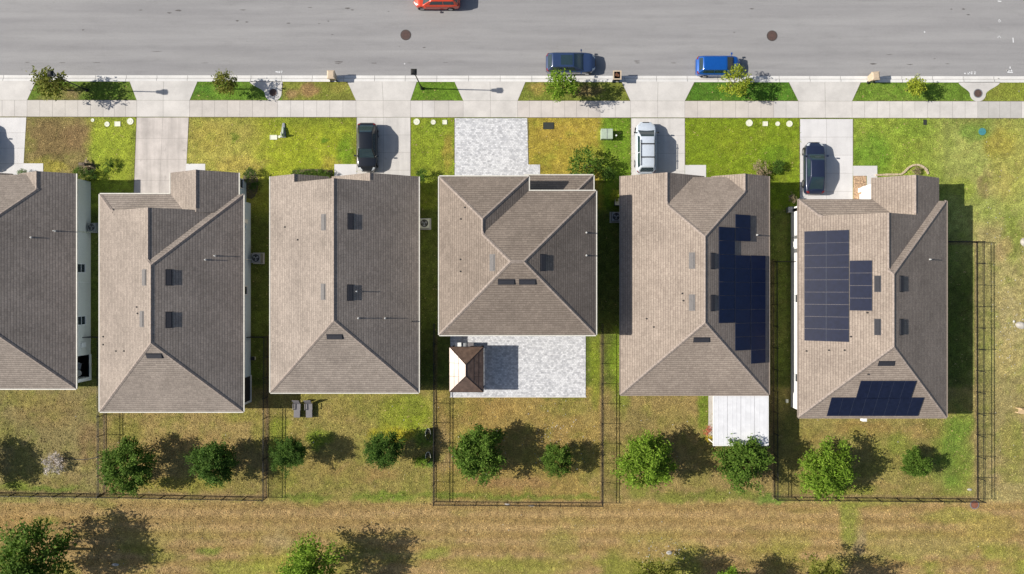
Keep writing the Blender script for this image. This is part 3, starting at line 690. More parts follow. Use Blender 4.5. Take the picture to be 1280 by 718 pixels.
class House:
    def __init__(s, label, comps, walls, wallmat, roofmat, gutmat, base, fascmat='fascia', capmat='ridge', shrink=6):
        s.comps = comps
        xs = [c.x0 for c in comps]+[c.x1 for c in comps]; ys = [c.y0 for c in comps]+[c.y1 for c in comps]
        s.root = thing('house', label, 'house')
        s.root.location = (0, 0, 0)
        rf = MB(); fa = MB(); caps = []
        for c in comps:
            F, E, per = c.faces()
            for f in F:
                P = [c.P(*q) for q in f]
                n = (P[1]-P[0]).cross(P[2]-P[0])
                if n.z < 0: P = P[::-1]
                rf.poly(P)
                fa.poly([p-Vector((0, 0, .17)) for p in P][::-1])
            n = len(per)
            for i in range(n):
                a, b = c.P(*per[i]), c.P(*per[(i+1) % n])
                d = Vector((0, 0, .17)); fa.quad(a, b, b-d, a-d)
            for a, b in E:
                cap = MB(); caps.append(cap)
                a = Vector(a); b = Vector(b); ln = (b-a).length; k = max(1, int(ln/4)); dr = (b-a)/ln; pr = Vector((-dr.y, dr.x))*1.9
                for i in range(k):
                    p, q = a+dr*ln*i/k, a+dr*ln*((i+1)/k)-dr*.15
                    m = (p+q)/2
                    zc_ = c.z(m.x, m.y)
                    if s.z(m.x, m.y) > zc_+.03 or max(s.z(m.x+pr.x*1.6, m.y+pr.y*1.6), s.z(m.x-pr.x*1.6, m.y-pr.y*1.6)) > zc_-.02: continue
                    rows = []
                    for w in (p, q):
                        rows.append([W(w.x+pr.x*u, w.y+pr.y*u, max(s.z(w.x+pr.x*u, w.y+pr.y*u), c.z(w.x, w.y)-.12)+(.04 if u == 0 else .018)) for u in (-1, 0, 1)])
                    for j in range(2):
                        Q = [rows[0][j], rows[1][j], rows[1][j+1], rows[0][j+1]]
                        if (Q[1]-Q[0]).cross(Q[2]-Q[0]).z < 0: Q = Q[::-1]
                        cap.poly(Q)
        s.roof = rf.build('roof', M[roofmat], s.root, fix=False)
        s.fascia = fa.build('fascia', M[fascmat], s.root)
        for cap in caps:
            if cap.f: cap.build('ridge_cap', M[capmat], s.root, fix=False)
        wl = MB()
        for k, (x0, x1, y0, y1, zt) in enumerate(walls):
            a, b = W(x0, y1), W(x1, y0); wl.box(a.x, b.x, a.y, b.y, -.3, zt-.003*k)
        for c in comps:                                    # gable triangles
            if c.kind == 'hip' and not c.rN:
                xm = (c.x0+c.x1)/2; y = c.y0+3.5
                wl.prism([(0, 0), (0, 1)], 0, 0) if False else None
                A_ = [W(c.x0+4, y, c.z(c.x0+4, y+1)-.18), W(xm, y, c.z(xm, y+1)-.18), W(c.x1-4, y, c.z(c.x1-4, y+1)-.18), W(c.x1-4, y, c.ze-.25), W(c.x0+4, y, c.ze-.25)]
                B_ = [p+Vector((0, -.12, 0)) for p in A_]; n = 5; o = len(wl.v)
                wl.add(A_+B_, [tuple(range(5)), tuple(range(9, 4, -1))]+[(i, (i+1) % 5, 5+(i+1) % 5, 5+i) for i in range(5)])
        s.wall = wl.build('wall', M[wallmat], s.root)
        s.gut = MB(); s.gutmat = gutmat
    def z(s, x, y): return max(c.z(x, y) for c in s.comps)
    def gutter(s, *segs):                                  # eave runs (x0,y0,x1,y1) on the grid at eave height
        g = MB()
        for x0, y0, x1, y1, ze in segs:
            a, b = W(x0, y0, ze), W(x1, y1, ze); d = (b-a).normalized(); o = Vector((d.y, -d.x, 0))*.10   # outward = right hand side
            i0 = Vector((d.y, -d.x, 0))*.004
            A_ = [a+i0-Vector((0, 0, .12)), a+o*.8-Vector((0, 0, .12)), a+o+Vector((0, 0, .012)), a+i0+Vector((0, 0, .012))]
            B_ = [p+(b-a) for p in A_]
            g.add(A_+B_, [(0, 1, 2, 3), (7, 6, 5, 4)]+[(i, (i+1) % 4, 4+(i+1) % 4, 4+i) for i in range(4)])
        g.build('gutter', M[s.gutmat], s.root)
    def on_roof(s, px, py):                                # where the sight line meets this roof
        z = 4.
        for _ in range(8):
            p = I(px, py, z); gx, gy = p.x*S+640, NY-p.y*S; z2 = s.z(gx, gy)
            if z2 > 0: z = z2
        p = I(px, py, z); gx, gy = p.x*S+640, NY-p.y*S
        e = .6; zx = (s.z(gx+e, gy)-s.z(gx-e, gy))/(2*e/S); zy = (s.z(gx, gy-e)-s.z(gx, gy+e))/(2*e/S)
        n = Vector((-zx, -zy, 1)).normalized()
        return Vector((p.x, p.y, z)), n
    def frame(s, px, py):
        p, n = s.on_roof(px, py)
        t = Vector((0, 0, 1)).cross(n).normalized() if abs(n.z) < .9999 else Vector((1, 0, 0))
        u = n.cross(t)                                     # up-slope
        return p, t, u, n
    def vent(s, px, py, lt=False, w=1.32):
        p, t, u, n = s.frame(px, py)
        m = MB()
        def Q(a, b, c): return p+t*a+u*b+n*c
        m.add([Q(-w/2-.06, -.27, .006), Q(w/2+.06, -.27, .006), Q(w/2+.06, .27, .006), Q(-w/2-.06, .27, .006), Q(-w/2-.06, -.27, .02), Q(w/2+.06, -.27, .02), Q(w/2+.06, .27, .02), Q(-w/2-.06, .27, .02)],
              [(0,3,2,1),(4,5,6,7),(0,1,5,4),(1,2,6,5),(2,3,7,6),(3,0,4,7)])
        h0, h1 = .06, .10                                   # hooded top, open face down-slope
        m.add([Q(-w/2, -.17, .02), Q(w/2, -.17, .02), Q(w/2, .17, .02), Q(-w/2, .17, .02), Q(-w/2, -.2, h1), Q(w/2, -.2, h1), Q(w/2, .17, h1*.6), Q(-w/2, .17, h1*.6)],
              [(0,3,2,1),(4,5,6,7),(0,1,5,4),(1,2,6,5),(2,3,7,6),(3,0,4,7)])
        m.build('roof_vent', M['vent_lt' if lt else 'vent'], s.root)
    def pipe(s, px, py, white=False, h=.36, r=.045):
        p, n = s.on_roof(px, py)
        m = MB(); m.tube(p-Vector((0, 0, .1)), p+Vector((0, 0, h*.55)), r, n=10); m.ring((p.x, p.y), r, r*1.7, p.z-.05, p.z+.06, 12)
        m.build('vent_pipe', M['pvc' if white else 'pipe_dk'], s.root)
    def solar(s, a, b, nc, nr, zup=.1, mat='solar'):
        """rectangular array between two opposite image corners of one slope"""
        pa, na = s.on_roof(*a); pb, nb = s.on_roof(*b)
        f = 1-.1/(H-4)
        x0, x1 = sorted((pa.x, pb.x)); y0, y1 = sorted((pa.y, pb.y))
        n = (na+nb).normalized()
        def Z(x, y): return pa.z-((x-pa.x)*n.x+(y-pa.y)*n.y)/n.z
        g = .008
        for i in range(nc):
            for j in range(nr):
                xa, xb = x0+(x1-x0)*i/nc+g, x0+(x1-x0)*(i+1)/nc-g; ya, yb_ = y0+(y1-y0)*j/nr+g, y0+(y1-y0)*(j+1)/nr-g
                c4 = [Vector((x, y, Z(x, y))) for x, y in ((xa, ya), (xb, ya), (xb, yb_), (xa, yb_))]
                fr = MB(); fr.add([p+n*(zup-.035) for p in c4]+[p+n*zup for p in c4], [(0,3,2,1),(4,5,6,7),(0,1,5,4),(1,2,6,5),(2,3,7,6),(3,0,4,7)])
                o = fr.build('solar_panel', M['alu'], s.root)
                ct = sum(c4, Vector())/4; ce = MB(); ce.poly([ct+(p-ct)*.0+((p-ct)-(p-ct).normalized()*.03)+n*(zup+.004) for p in c4])
                ce.build('cell_glass', M[mat], o, fix=False)
    def window(s, side, wallc, along, w=1.0, h=1.2, zc=1.5):
        """side 'E','W','N','S'; wallc = wall plane grid coordinate, along = centre along the wall (grid)"""
        def box(mb, a0, a1, d0, d1, z0, z1):
            if side in 'EW':
                sg = 1 if side == 'E' else -1; x = (wallc-640)/S; y = (NY-along)/S
                xs = sorted((x+sg*d0, x+sg*d1)); mb.box(xs[0], xs[1], y+a0, y+a1, z0, z1)
            else:
                sg = 1 if side == 'N' else -1; y = (NY-wallc)/S; x = (along-640)/S
                ys = sorted((y+sg*d0, y+sg*d1)); mb.box(x+a0, x+a1, ys[0], ys[1], z0, z1)
        f = MB(); t = .07
        box(f, -w/2-t, w/2+t, -.02, .05, zc+h/2, zc+h/2+t); box(f, -w/2-t, w/2+t, -.02, .09, zc-h/2-t, zc-h/2)
        box(f, -w/2-t, -w/2, -.02, .05, zc-h/2, zc+h/2); box(f, w/2, w/2+t, -.02, .05, zc-h/2, zc+h/2)
        box(f, -w/2, w/2, -.02, .045, zc-.025, zc+.025)
        o = f.build('window', M['white'], s.root)
        g = MB(); box(g, -w/2, w/2, -.03, .02, zc-h/2, zc+h/2); g.build('pane', M['pane'], o)
    def garage(s, wallc, along, w=4.8, h=2.1):
        y = (NY-wallc)/S; x = (along-640)/S; d = MB()
        for k in range(4): d.box(x-w/2, x+w/2, y-.02, y+.05, .02+h/4*k, .02+h/4*(k+1)-.02)
        d.build('garage_door', M['white'], s.root)
    def door(s, wallc, along):
        y = (NY-wallc)/S; x = (along-640)/S; d = MB(); d.box(x-.46, x+.46, y-.02, y+.05, .05, 2.1); o = d.build('front_door', M['grey_metal'], s.root)
        k = MB(); k.box(x+.34, x+.38, y+.05, y+.1, .98, 1.06); k.build('handle', M['black'], o)
    def box_part(s, name, mat, x0, x1, y0, y1, z0, z1, parent=None):
        a, b = W(x0, y1), W(x1, y0); m = MB(); m.box(a.x, b.x, a.y, b.y, z0, z1); return m.build(name, M[mat], parent or s.root)
    def conduit(s, name, mat, pts, r=.03):
        m = MB()
        for a, b in zip(pts, pts[1:]): m.tube(W(*a), W(*b), r, n=6)
        return m.build(name, M[mat], s.root)

HG = {}
# --- leftmost house (cut by the photo's edge)
h = House('leftmost shingled house with pale green side wall, cut by the photo edge',
    [Comp('hip', -57.5, 119.5, 211, 480.5, rN=88.5, rS=88.5, cutN=15), Comp('hip', -57.5, 43, 223.5, 330, zoff=-.006), Comp('hip', 51, 119.5, 223.5, 320, zoff=-.006)],
    [(-51, 113.5, 231, 443, 2.9), (-51, 66, 440, 474.5, 2.9), (60, 113, 471, 474.4, 2.88), (60, 113.4, 227.5, 240, 2.88), (-50, 40, 227.5, 240, 2.88)], 'wall_green', 'shingle', 'gutter', 0)
h.gutter((-57.5, 480.5, 119.5, 480.5, 3.0), (119.5, 480.5, 119.5, 223.5, 3.0), (-57.5, 223.5, -57.5, 480.5, 3.0))
HG['h1'] = h
h.pipe(69, 289, True, .55); h.pipe(39, 297, True, .3)
h.window('E', 113.5, 336, .75, 1.1, 1.55); h.window('E', 113.5, 400, .75, 1.1); h.window('W', -51, 330); h.window('S', 474.5, -10, 1.6); h.garage(227.5, -8, 4.6); h.door(227.5, 84)
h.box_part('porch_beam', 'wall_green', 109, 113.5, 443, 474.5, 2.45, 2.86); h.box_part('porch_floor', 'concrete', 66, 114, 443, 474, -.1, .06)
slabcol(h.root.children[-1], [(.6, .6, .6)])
h.box_part('porch_kick_panel', 'white', 113.5, 114.3, 443, 475.3, -.05, .28); h.box_part('corner_post', 'white', 111, 113.7, 471.5, 475.2, .02, 2.6)
h.conduit('conduit', 'white', [(113.9, 353, 2.7), (113.9, 353, .1)]); h.conduit('refrigerant_line', 'lid_white', [(113.9, 291.5, 2.2), (114.2, 291.5, .6), (120, 290, .5)], .035)
h.box_part('meter_box', 'white', 113.5, 115, 427, 433, .9, 1.6)

# --- second house, pale blue side
def dutch(label, dx, dy, w, south, wallmat, roofmat, gutmat, fasc, hipn, bx=(84.5, 166)):
    x0 = dx; x1 = dx+w; hw = w/2
    cs = [Comp('hip', x0, x1, hipn, south, rN=hw, rS=hw), Comp('hip', x0, x0+w-9, dy+21, hipn+hw+6, zoff=-.006),
          Comp('lean', x0, x0+108, dy, dy+22.5, zoff=-.012, hipW=1), Comp('hip', x0+bx[0], x0+bx[1], dy-25.6, dy+23.5, zoff=-.018)]
    wl = [(x0+6, x1-6, hipn+6, south-6, 2.9), (x0+6, x0+110, dy+6, hipn+10, 2.9), (x0+bx[0]+6, x0+bx[1]-6, dy-20, hipn+10, 2.9)]
    return House(label, cs, wl, wallmat, roofmat, gutmat, 0, fasc)
h = dutch('shingled house with pale blue side wall between the leftmost and the gable fronted house', 147.8, 248, 171.7, 508, 'wall_blue', 'shingle', 'gutter', 'fascia', 248.5)
HG['h2'] = h
h.gutter((147.8, 508, 319.5, 508, 3.0), (319.5, 508, 319.5, 248.5, 3.0), (147.8, 248, 147.8, 508, 3.0), (232, 248, 147.8, 248, 2.99), (313.8, 248.5, 313.8, 222.4, 2.98), (232.3, 222.4, 232.3, 248, 2.98))
for q in ((180.5, 347), (177.5, 399)): h.vent(*q, lt=True)
for q in ((211, 347), (211, 400), (193, 445)): h.vent(*q)
for q in ((171, 384), (172, 392), (129, 421), (129, 431), (145, 439), (155, 439)): h.pipe(*q, h=.2)
h.pipe(269, 320, True, .5); h.pipe(257, 325, True, .42)
h.window('E', 313.5, 363, .7, 1.1, 1.6); h.window('W', 153.8, 360); h.window('S', 502, 215, 1.7); h.window('E', 307.8, 232, .8, 1.2); h.garage(254, 206, 4.7); h.door(228, 280)
h.box_part('meter_box', 'white', 313.5, 315, 276, 281, 1.0, 1.8); h.box_part('meter_box', 'wall_blue', 313.5, 315, 284, 287, 1.1, 1.6)
h.conduit('refrigerant_line', 'white', [(313.9, 325, 2.4), (313.9, 325, .5), (320, 324, .5)], .035)
h.box_part('porch_shade_panel', 'dark', 313.4, 314.0, 470, 500, .25, 2.4); h.box_part('porch_kick_panel', 'white', 313.5, 314.6, 469, 502.5, -.05, .25); h.box_part('corner_post', 'white', 313.4, 314.4, 500, 502.6, .25, 2.75)  # dark panel stands in for the shaded porch opening; the wall has no recess

# --- third house, gable front
h = House('gable fronted shingled house with two grey loungers behind it and a black car',
    [Comp('hip', 351.7, 529, 236.5, 485.2, rS=88.6), Comp('hip', 351.7, 421, 227, 262, zoff=-.006), Comp('hip', 424.8, 529, 227, 285, zoff=-.009)],
    [(357.7, 523, 242, 479, 2.9), (357.9, 415, 231, 250, 2.88), (430.8, 522.8, 231, 250, 2.88)], 'wall_tan', 'shingle', 'gutter', 0)
HG['h3'] = h
h.gutter((351.7, 485.2, 529, 485.2, 3.0), (529, 485.2, 529, 227, 3.0), (351.7, 227, 351.7, 485.2, 3.0))
for q in ((404.5, 278), (404, 365)): h.vent(*q, lt=True)
for q in ((438, 277), (437.5, 366), (418.5, 421)): h.vent(*q)
for q in ((356, 284), (372, 300)): h.pipe(*q, h=.2)
for q in ((446, 364.5), (448, 398), (481.5, 398)): h.pipe(*q, white=True, h=.5)
h.pipe(515, 402, h=.25); h.window('W', 357.7, 340, .7); h.window('E', 523, 360, .7); h.window('S', 479, 400, 1.6); h.window('S', 479, 480, 2.2, 2., 1.1); h.garage(231, 478, 4.8); h.door(242, 423); h.window('N', 231, 387, 1.4, 1.3)
h.box_part('meter_box', 'white', 523, 525.5, 463, 469, .9, 1.6)

# --- two-storey house
h = House('two-storey hip roofed house with paver driveway and white paver patio',
    [Comp('hipx', 557.9, 736.6, 249.5, 413.7, 6.0), Comp('hip', 557.9, 660, 233, 330, 6.0, rN=51, zoff=-.006), Comp('lean', 655, 737.7, 225.6, 254, 3.05, hipE=1)],
    [(563.9, 730.6, 255.5, 407.7, 5.88), (563.95, 654, 239, 262, 5.88), (652, 731.7, 231.6, 258, 2.95)], 'wall_grey', 'shingle_c', 'gutter', 0)
HG['h4'] = h
h.gutter((557.9, 413.7, 736.6, 413.7, 6.0), (736.6, 413.7, 736.6, 249.5, 6.0), (557.9, 233, 557.9, 413.7, 6.0), (660, 233, 557.9, 233, 6.0), (660, 249.5, 660, 233, 5.99), (736.6, 249.5, 660, 249.5, 6.0), (737.7, 225.6, 655, 225.6, 3.05), (737.7, 250, 737.7, 225.6, 3.05))
h.vent(615.5, 328.5, lt=True)
for q in ((678.5, 328.5), (633, 352.5), (659.5, 352.5)): h.vent(*q)
for q in ((576, 274), (575.5, 324.5), (575.5, 339.5), (581, 259.5)): h.pipe(*q, h=.2)
for q in ((733, 291), (733, 319.5)): h.pipe(*q, white=True, h=.4)
for yy in (300, 360): h.window('W', 563.9, yy); h.window('W', 563.9, yy, zc=4.4); h.window('E', 730.6, yy, zc=4.4)
for xx in (600, 690): h.window('S', 407.7, xx, 1.4, 1.3, 4.4)
h.window('S', 407.7, 640, 2.6, 2.05, 1.1); h.window('N', 239, 608, 1.6, 1.3, 4.4); h.window('N', 255.5, 695, 1.6, 1.3, 4.6); h.garage(239, 612, 4.9); h.door(231.6, 670); h.window('N', 231.6, 712, 1.2, 1.2)

# --- fifth house, solar on the east slope
h = House('tan shingled house with dark solar panels and a white patio cover behind',
    [Comp('hip', 770, 947.3, 213.5, 487.7, rN=88.6, rS=88.6, cutN=15.5), Comp('hip', 770, 870.4, 226.5, 300, zoff=-.006), Comp('hip', 879, 947.3, 226.5, 285, zoff=-.009)],
    [(776, 941, 234, 481.7, 2.9), (776.2, 864, 230.5, 244, 2.88), (885, 940.8, 230.5, 244, 2.88)], 'wall_tan', 'shingle_b', 'gutter_b', 0, 'gutter_b')
HG['h5'] = h
h.gutter((770, 487.7, 947.3, 487.7, 3.0), (947.3, 487.7, 947.3, 226.5, 3.0), (770, 226.5, 770, 487.7, 3.0))
for q in ((865, 326), (865, 378.5)): h.vent(*q, lt=True)
for q in ((891, 326.5), (891, 379), (877, 425)): h.vent(*q)
for q in ((852.8, 367), (854, 376), (808, 398.6), (817, 409)): h.pipe(*q, h=.2)
h.pipe(946, 294, True, .5)
h.solar((897.6, 283.6), (917.6, 403.6), 1, 7, mat='solar_blue'); h.solar((918.4, 268), (937.2, 302), 1, 2, mat='solar_blue'); h.solar((918.0, 319), (937.4, 437.5), 1, 7, mat='solar_blue'); h.solar((937.8, 319.3), (956, 453.6), 1, 8, mat='solar_blue')
for yy in (300, 380, 440): h.window('W', 776, yy, .8)
h.window('E', 941, 350, .8); h.window('S', 481.7, 920, 2.2, 2., 1.1); h.window('S', 481.7, 820, 1.6); h.garage(230.5, 822, 4.8); h.door(234, 874); h.window('N', 230.5, 913, 1.4)
h.box_part('wall_light', 'white', 838, 842, 481.7, 484, 1.9, 2.2)

# --- rightmost house
h = dutch('rightmost shingled house with white side wall and two groups of solar panels', 982.7, 254, 177, 514.8, 'wall_white', 'shingle_b', 'gutter_b', 'gutter_b', 256, (87.9, 168.3))
HG['h6'] = h
h.gutter((982.7, 514.8, 1159.7, 514.8, 3.0), (1159.7, 514.8, 1159.7, 256, 3.0), (982.7, 254, 982.7, 514.8, 3.0))
for q in ((1097, 355), (1097, 409), (1126.5, 355), (1126.5, 409), (1108, 454.5)): h.vent(*q)
for q in ((1084, 391), (1063.5, 421), (1036, 438), (1055.5, 438), (1085, 468), (1008, 439)): h.pipe(*q, h=.2)
h.pipe(1162, 324.5, True, .45)
h.solar((1005.5, 289.5), (1061, 427.8), 2, 9); h.solar((1062, 326), (1090, 388.8), 1, 4)
h.solar((1039, 496.3), (1146.5, 519.5), 8, 1); h.solar((1075.5, 475.5), (1137.5, 498.2), 5, 1)
h.window('W', 988.7, 373, .7, 1.1, 1.7); h.window('W', 988.7, 470, .7, 1.1, 1.7); h.window('E', 1153.7, 380); h.window('S', 508.8, 1070, 1.8); h.window('N', 234, 1110, 1.5); h.garage(260, 1032, 4.9); h.door(240, 1094)
h.box_part('meter_box', 'grey_metal', 987, 988.7, 296, 300, 1.2, 2.0); h.box_part('meter_box', 'white', 987.2, 988.7, 303, 310, .9, 1.9); h.box_part('meter_box', 'grey_metal', 987, 988.7, 312, 317, 1.1, 1.9)
h.conduit('conduit', 'grey_metal', [(988.3, 298, 2.7), (988.3, 298, .1)], .03); h.conduit('conduit', 'grey_metal', [(988.3, 310, 2.75), (988.3, 310, 1.8)], .05)
p_ = MB(); a_ = W(1075, 238.5); p_.box(a_.x-.2, a_.x+.2, a_.y-.2, a_.y+.2, 0, .9); p_.box(a_.x-.14, a_.x+.14, a_.y-.14, a_.y+.14, .9, 2.7)
p_.build('porch_column', M['white'], h.root)
h.box_part('porch_beam', 'white', 1072.5, 1094, 236.2, 240.8, 2.5, 2.8)
h.box_part('wall_light', 'white', 1064, 1069, 508.8, 521.5, 1.8, 2.3)
# ------------------------------------------------------------------ trees and shrubs
def crown_mesh(name, seed, tips, per, leaf, flat=.8, spread=.2, spiky=.35, bottom=-.75, wild=1.):
    r = np.random.RandomState(seed); V = []; F = []
    lob = r.normal(size=(7, 3)); lob /= np.linalg.norm(lob, axis=1)[:, None]; la = r.uniform(-.34, .38, 7)*wild
    T = []
    while len(T) < tips:
        d = r.normal(size=3); d /= np.linalg.norm(d)
        if d[2] < bottom: continue
        k = 1+sum(a*max(0, float(d@l))**3 for a, l in zip(la, lob))
        rad = (r.uniform(.12, 1)**.5)*k*r.uniform(.8, 1.08)
        T.append((d*rad*np.array((1, 1, flat)), d))
    for c, d in T:
        dd = d+r.normal(0, .35, 3); dd /= np.linalg.norm(dd); n_ = int(per*r.uniform(.6, 1.3))
        for _ in range(n_):
            t = r.uniform(-.6, 1.)
            p = c+dd*t*spiky*.6+r.normal(0, spread*.55, 3)*np.array((1, 1, .7))
            ax = dd*.8+r.normal(0, .7, 3); ax[2] *= .6; ax /= np.linalg.norm(ax)
            up = np.array((0, 0, 1.))+r.normal(0, .55, 3); sd = np.cross(ax, up); s_ = np.linalg.norm(sd)
            if s_ < .1: continue
            sd /= s_; l = leaf*r.uniform(.65, 1.3); w = l*r.uniform(.15, .24)
            nn = np.cross(sd, ax)
            o = len(V)
            V += [p-ax*l*.5, p+sd*w-nn*l*.05, p+ax*l*.5-nn*l*.12, p-sd*w-nn*l*.05]; F.append((o, o+1, o+2, o+3))
    me = bpy.data.meshes.new(name); me.from_pydata([tuple(v) for v in V], [], F)
    me.materials.append(M['leaf_mid'])
    return me
def trunk_mesh(name, seed, hc, crown_r=1., r0=.09, limbs=7):
    r = random.Random(seed); m = MB()
    top = (r.uniform(-.05, .05), r.uniform(-.05, .05), hc)
    a = (0, 0, -.05); b = (top[0]*.5, top[1]*.5, hc*.55)
    m.tube(a, b, r0, r0*.75, 9); m.tube(b, top, r0*.75, r0*.45, 8); m.tube(top, (top[0], top[1], hc+crown_r*.5), r0*.45, r0*.12, 6)
    for k in range(limbs):
        an = 2*math.pi*k/limbs+r.uniform(-.3, .3); s = r.uniform(.5, .95); p = Vector(b).lerp(Vector(top), s)
        q = p+Vector((math.cos(an)*crown_r*.4, math.sin(an)*crown_r*.4, crown_r*.22)); e = p+Vector((math.cos(an)*crown_r*.78, math.sin(an)*crown_r*.78, crown_r*.45))
        m.tube(p, q, r0*.36, r0*.24, 6); m.tube(q, e, r0*.24, r0*.07, 5)
    return m.mesh(name, M['bark'], True)
BIG = [crown_mesh('crown', 11+i, 120, 84, .115, .8, .17, .38, -.75, .95) for i in range(5)]
FLD = [crown_mesh('crown', 71+i, 125, 54, .11, .8, .16, .5, -.6, 1.9) for i in range(3)]
SML = [crown_mesh('crown', 31+i, 46, 30, .2, .85, .24, .42) for i in range(4)]
SHR = [crown_mesh('foliage', 51+i, 44, 26, .17, .7, .22, .3, -.15) for i in range(3)]
tk = [0]
def plant(name, label, cat, img, r, hc, mat, meshes, group=None, trunk='trunk', crown='crown', flat=1.):
    """img: where the middle of the crown is seen; r: crown radius in picture units; hc: height of the middle of the crown"""
    g = I(img[0], img[1], hc); rr = r/S*(1-hc/H)
    k = tk[0]; tk[0] += 1
    t = thing(name, label, cat, (g.x, g.y, 0), 0, group)
    c = bpy.data.objects.new(crown, meshes[k % len(meshes)]); COL.objects.link(c); c.parent = t
    c.location = (0, 0, hc); c.scale = (rr, rr, rr*flat); c.rotation_euler = (0, 0, k*1.37)
    c.material_slots[0].link = 'OBJECT'; c.material_slots[0].material = M[mat]
    s = bpy.data.objects.new(trunk, trunk_mesh(trunk, k, max(.15, hc-rr*.35*flat), rr*.8, max(.02, .05*rr+.02), 7 if rr > .8 else 4)); COL.objects.link(s); s.parent = t
    return t
ST = 'young trees planted along the street verge'; BT = 'trees along the back of the yards'; FT = 'trees in the dry field behind the fences'
plant('street_tree', 'olive green street tree standing beside the black lamp post on a browned verge', 'tree', (61, 104), 21, 2.4, 'leaf_olive', SML, ST)
plant('street_tree', 'small sparse olive street tree on the verge next to the drain pad with blotchy shadow', 'tree', (279, 104), 15, 2.0, 'leaf_olive', SML, ST)
plant('street_tree', 'bright green feathery street tree overlapping the parked slate blue car', 'tree', (703, 107), 19, 2.5, 'leaf_bright', SML, ST)
plant('street_tree', 'rounded yellow green street tree overlapping the front of the blue hatchback', 'tree', (920, 102), 15.5, 2.1, 'leaf_lime', SML, ST)
plant('street_tree', 'tiny lime green street tree on the verge in front of the rightmost house', 'tree', (1144, 107), 12.5, 1.7, 'leaf_lime', SML, ST)
for (x, y, r, hc, m, lb) in (
    (157, 585, 28, 2.6, 'leaf_mid', 'round dark green tree just inside the left side fence of the blue walled house'),
    (265, 580, 26, 2.3, 'leaf_dark', 'dark green tree between two tree shadows in the blue walled house yard'),
    (362, 567, 20, 2.3, 'leaf_dark', 'dark tree beside the fence corner behind the two grey loungers'),
    (481, 563, 21, 2.3, 'leaf_dark', 'dark tree left of the two black planters by the fence'),
    (599, 568, 32, 2.6, 'leaf_mid', 'large leafy tree behind the paver patio, inside its left fence'),
    (697, 576, 17, 1.9, 'leaf_mid', 'small compact tree right of the large one behind the patio'),
    (809, 578, 32, 2.6, 'leaf_bright', 'large bright green tree left of the white patio cover'),
    (930, 575, 30, 2.7, 'leaf_mid', 'tree touching the lower edge of the white patio cover'),
    (1037, 588, 31, 2.5, 'leaf_bright', 'bright leafy tree in the rightmost fenced yard'),
    (1145, 579, 17, 1.5, 'leaf_mid', 'low thin crowned shrub-like tree on green grass in the rightmost fenced yard'),
    (-51, 586, 26, 2.5, 'leaf_mid', 'tree left of the photo edge whose shadow falls into the leftmost yard')):
    plant('yard_tree', lb, 'tree', (x, y), r, hc, m, BIG, BT)
for (x, y, r, hc, m, lb) in (
    (38, 706, 46, 4.0, 'leaf_mid', 'big spreading field tree at the bottom left corner'),
    (388, 715, 37, 3.6, 'leaf_bright', 'loose crowned field tree below the gable fronted house'),
    (819, 731, 29, 3.6, 'leaf_olive', 'olive field tree cut by the bottom edge, left of two others'),
    (915, 736, 25, 3.6, 'leaf_bright', 'bright field tree mostly below the photo edge, middle of three'),
    (1030, 737, 31, 3.7, 'leaf_olive', 'olive field tree mostly below the photo edge, right of three')):
    plant('field_tree', lb, 'tree', (x, y), r, hc, m, FLD, FT)
SH = 'shrubs planted round the houses'
for (x, y, r, hc, m, lb) in (
    (733, 207, 19, 1.3, 'leaf_mid', 'wide green bush on the golden lawn before the two-storey house'),
    (758, 214, 12, .7, 'leaf_dark', 'dark bush in the gap beside the wide bush and the silver van'),
    (527, 219, 9, .8, 'leaf_dark', 'dark bush at the front corner of the gable fronted house'),
    (312, 219, 8, .6, 'leaf_dark', 'dark shrub in the curved bed at the blue walled entrance'),
    (320, 233, 7, .5, 'leaf_dark', 'smaller shrub at the end of the curved entrance bed'),
    (101, 217, 8, .55, 'leaf_mid', 'green shrub below the fallen palm at the corner of the leftmost house'),
    (113, 218, 8, .5, 'leaf_dark', 'dark green shrub right beside the lighter shrub below the fallen palm'),
    (136, 207, 8, .35, 'leaf_mid', 'low green weed clump on the lawn right of the fallen palm'),
    (28, 217, 6, .4, 'leaf_mid', 'spiky plant at the end of the leftmost driveway'),
    (770, 246, 7, 1.0, 'leaf_lime', 'yellow green bush in the shady gap beside the tan house'),
    (952, 213, 11, .5, 'leaf_dry', 'dry brownish shrub before the house with the east solar panels'),
    (972, 208, 9, .35, 'leaf_dark', 'dark low clump standing in for the shadow right of the dry brownish shrub'),  # dark foliage stands in for the dry shrub's shadow
    (66, 580, 12, .45, 'leaf_pale', 'pale leafless twiggy bush beside the dark hose in the leftmost yard'),
    (526, 578, 8, .5, 'leaf_bright', 'bright weedy plant beside the lower black planter'),
    (991, 249, 5.5, .8, 'leaf_dry', 'dry round shrub at the front corner of the white walled house'),
    (1146, 213, 5, .3, 'leaf_dry', 'dry plant inside the curved stone edging'),
    (884, 538, 5.5, .6, 'bloom_red', 'coral flowering shrub beside the white patio cover'),
    (886, 548, 5.5, .5, 'bloom_yel', 'yellow leaved shrub beside the white patio cover, below the coral one')):
    plant('shrub', lb, 'shrub', (x, y), r, hc, m, SHR, SH, 'stem', 'foliage')
for k in range(7):
    plant('hedge_shrub', 'clipped hedge shrub in the front row of the gable fronted house', 'shrub', (370+k*6.4, 218-(k % 2)*1.2), 5.2, .5, 'leaf_mid', SHR, 'hedge shrubs before the gable fronted house', 'stem', 'foliage')
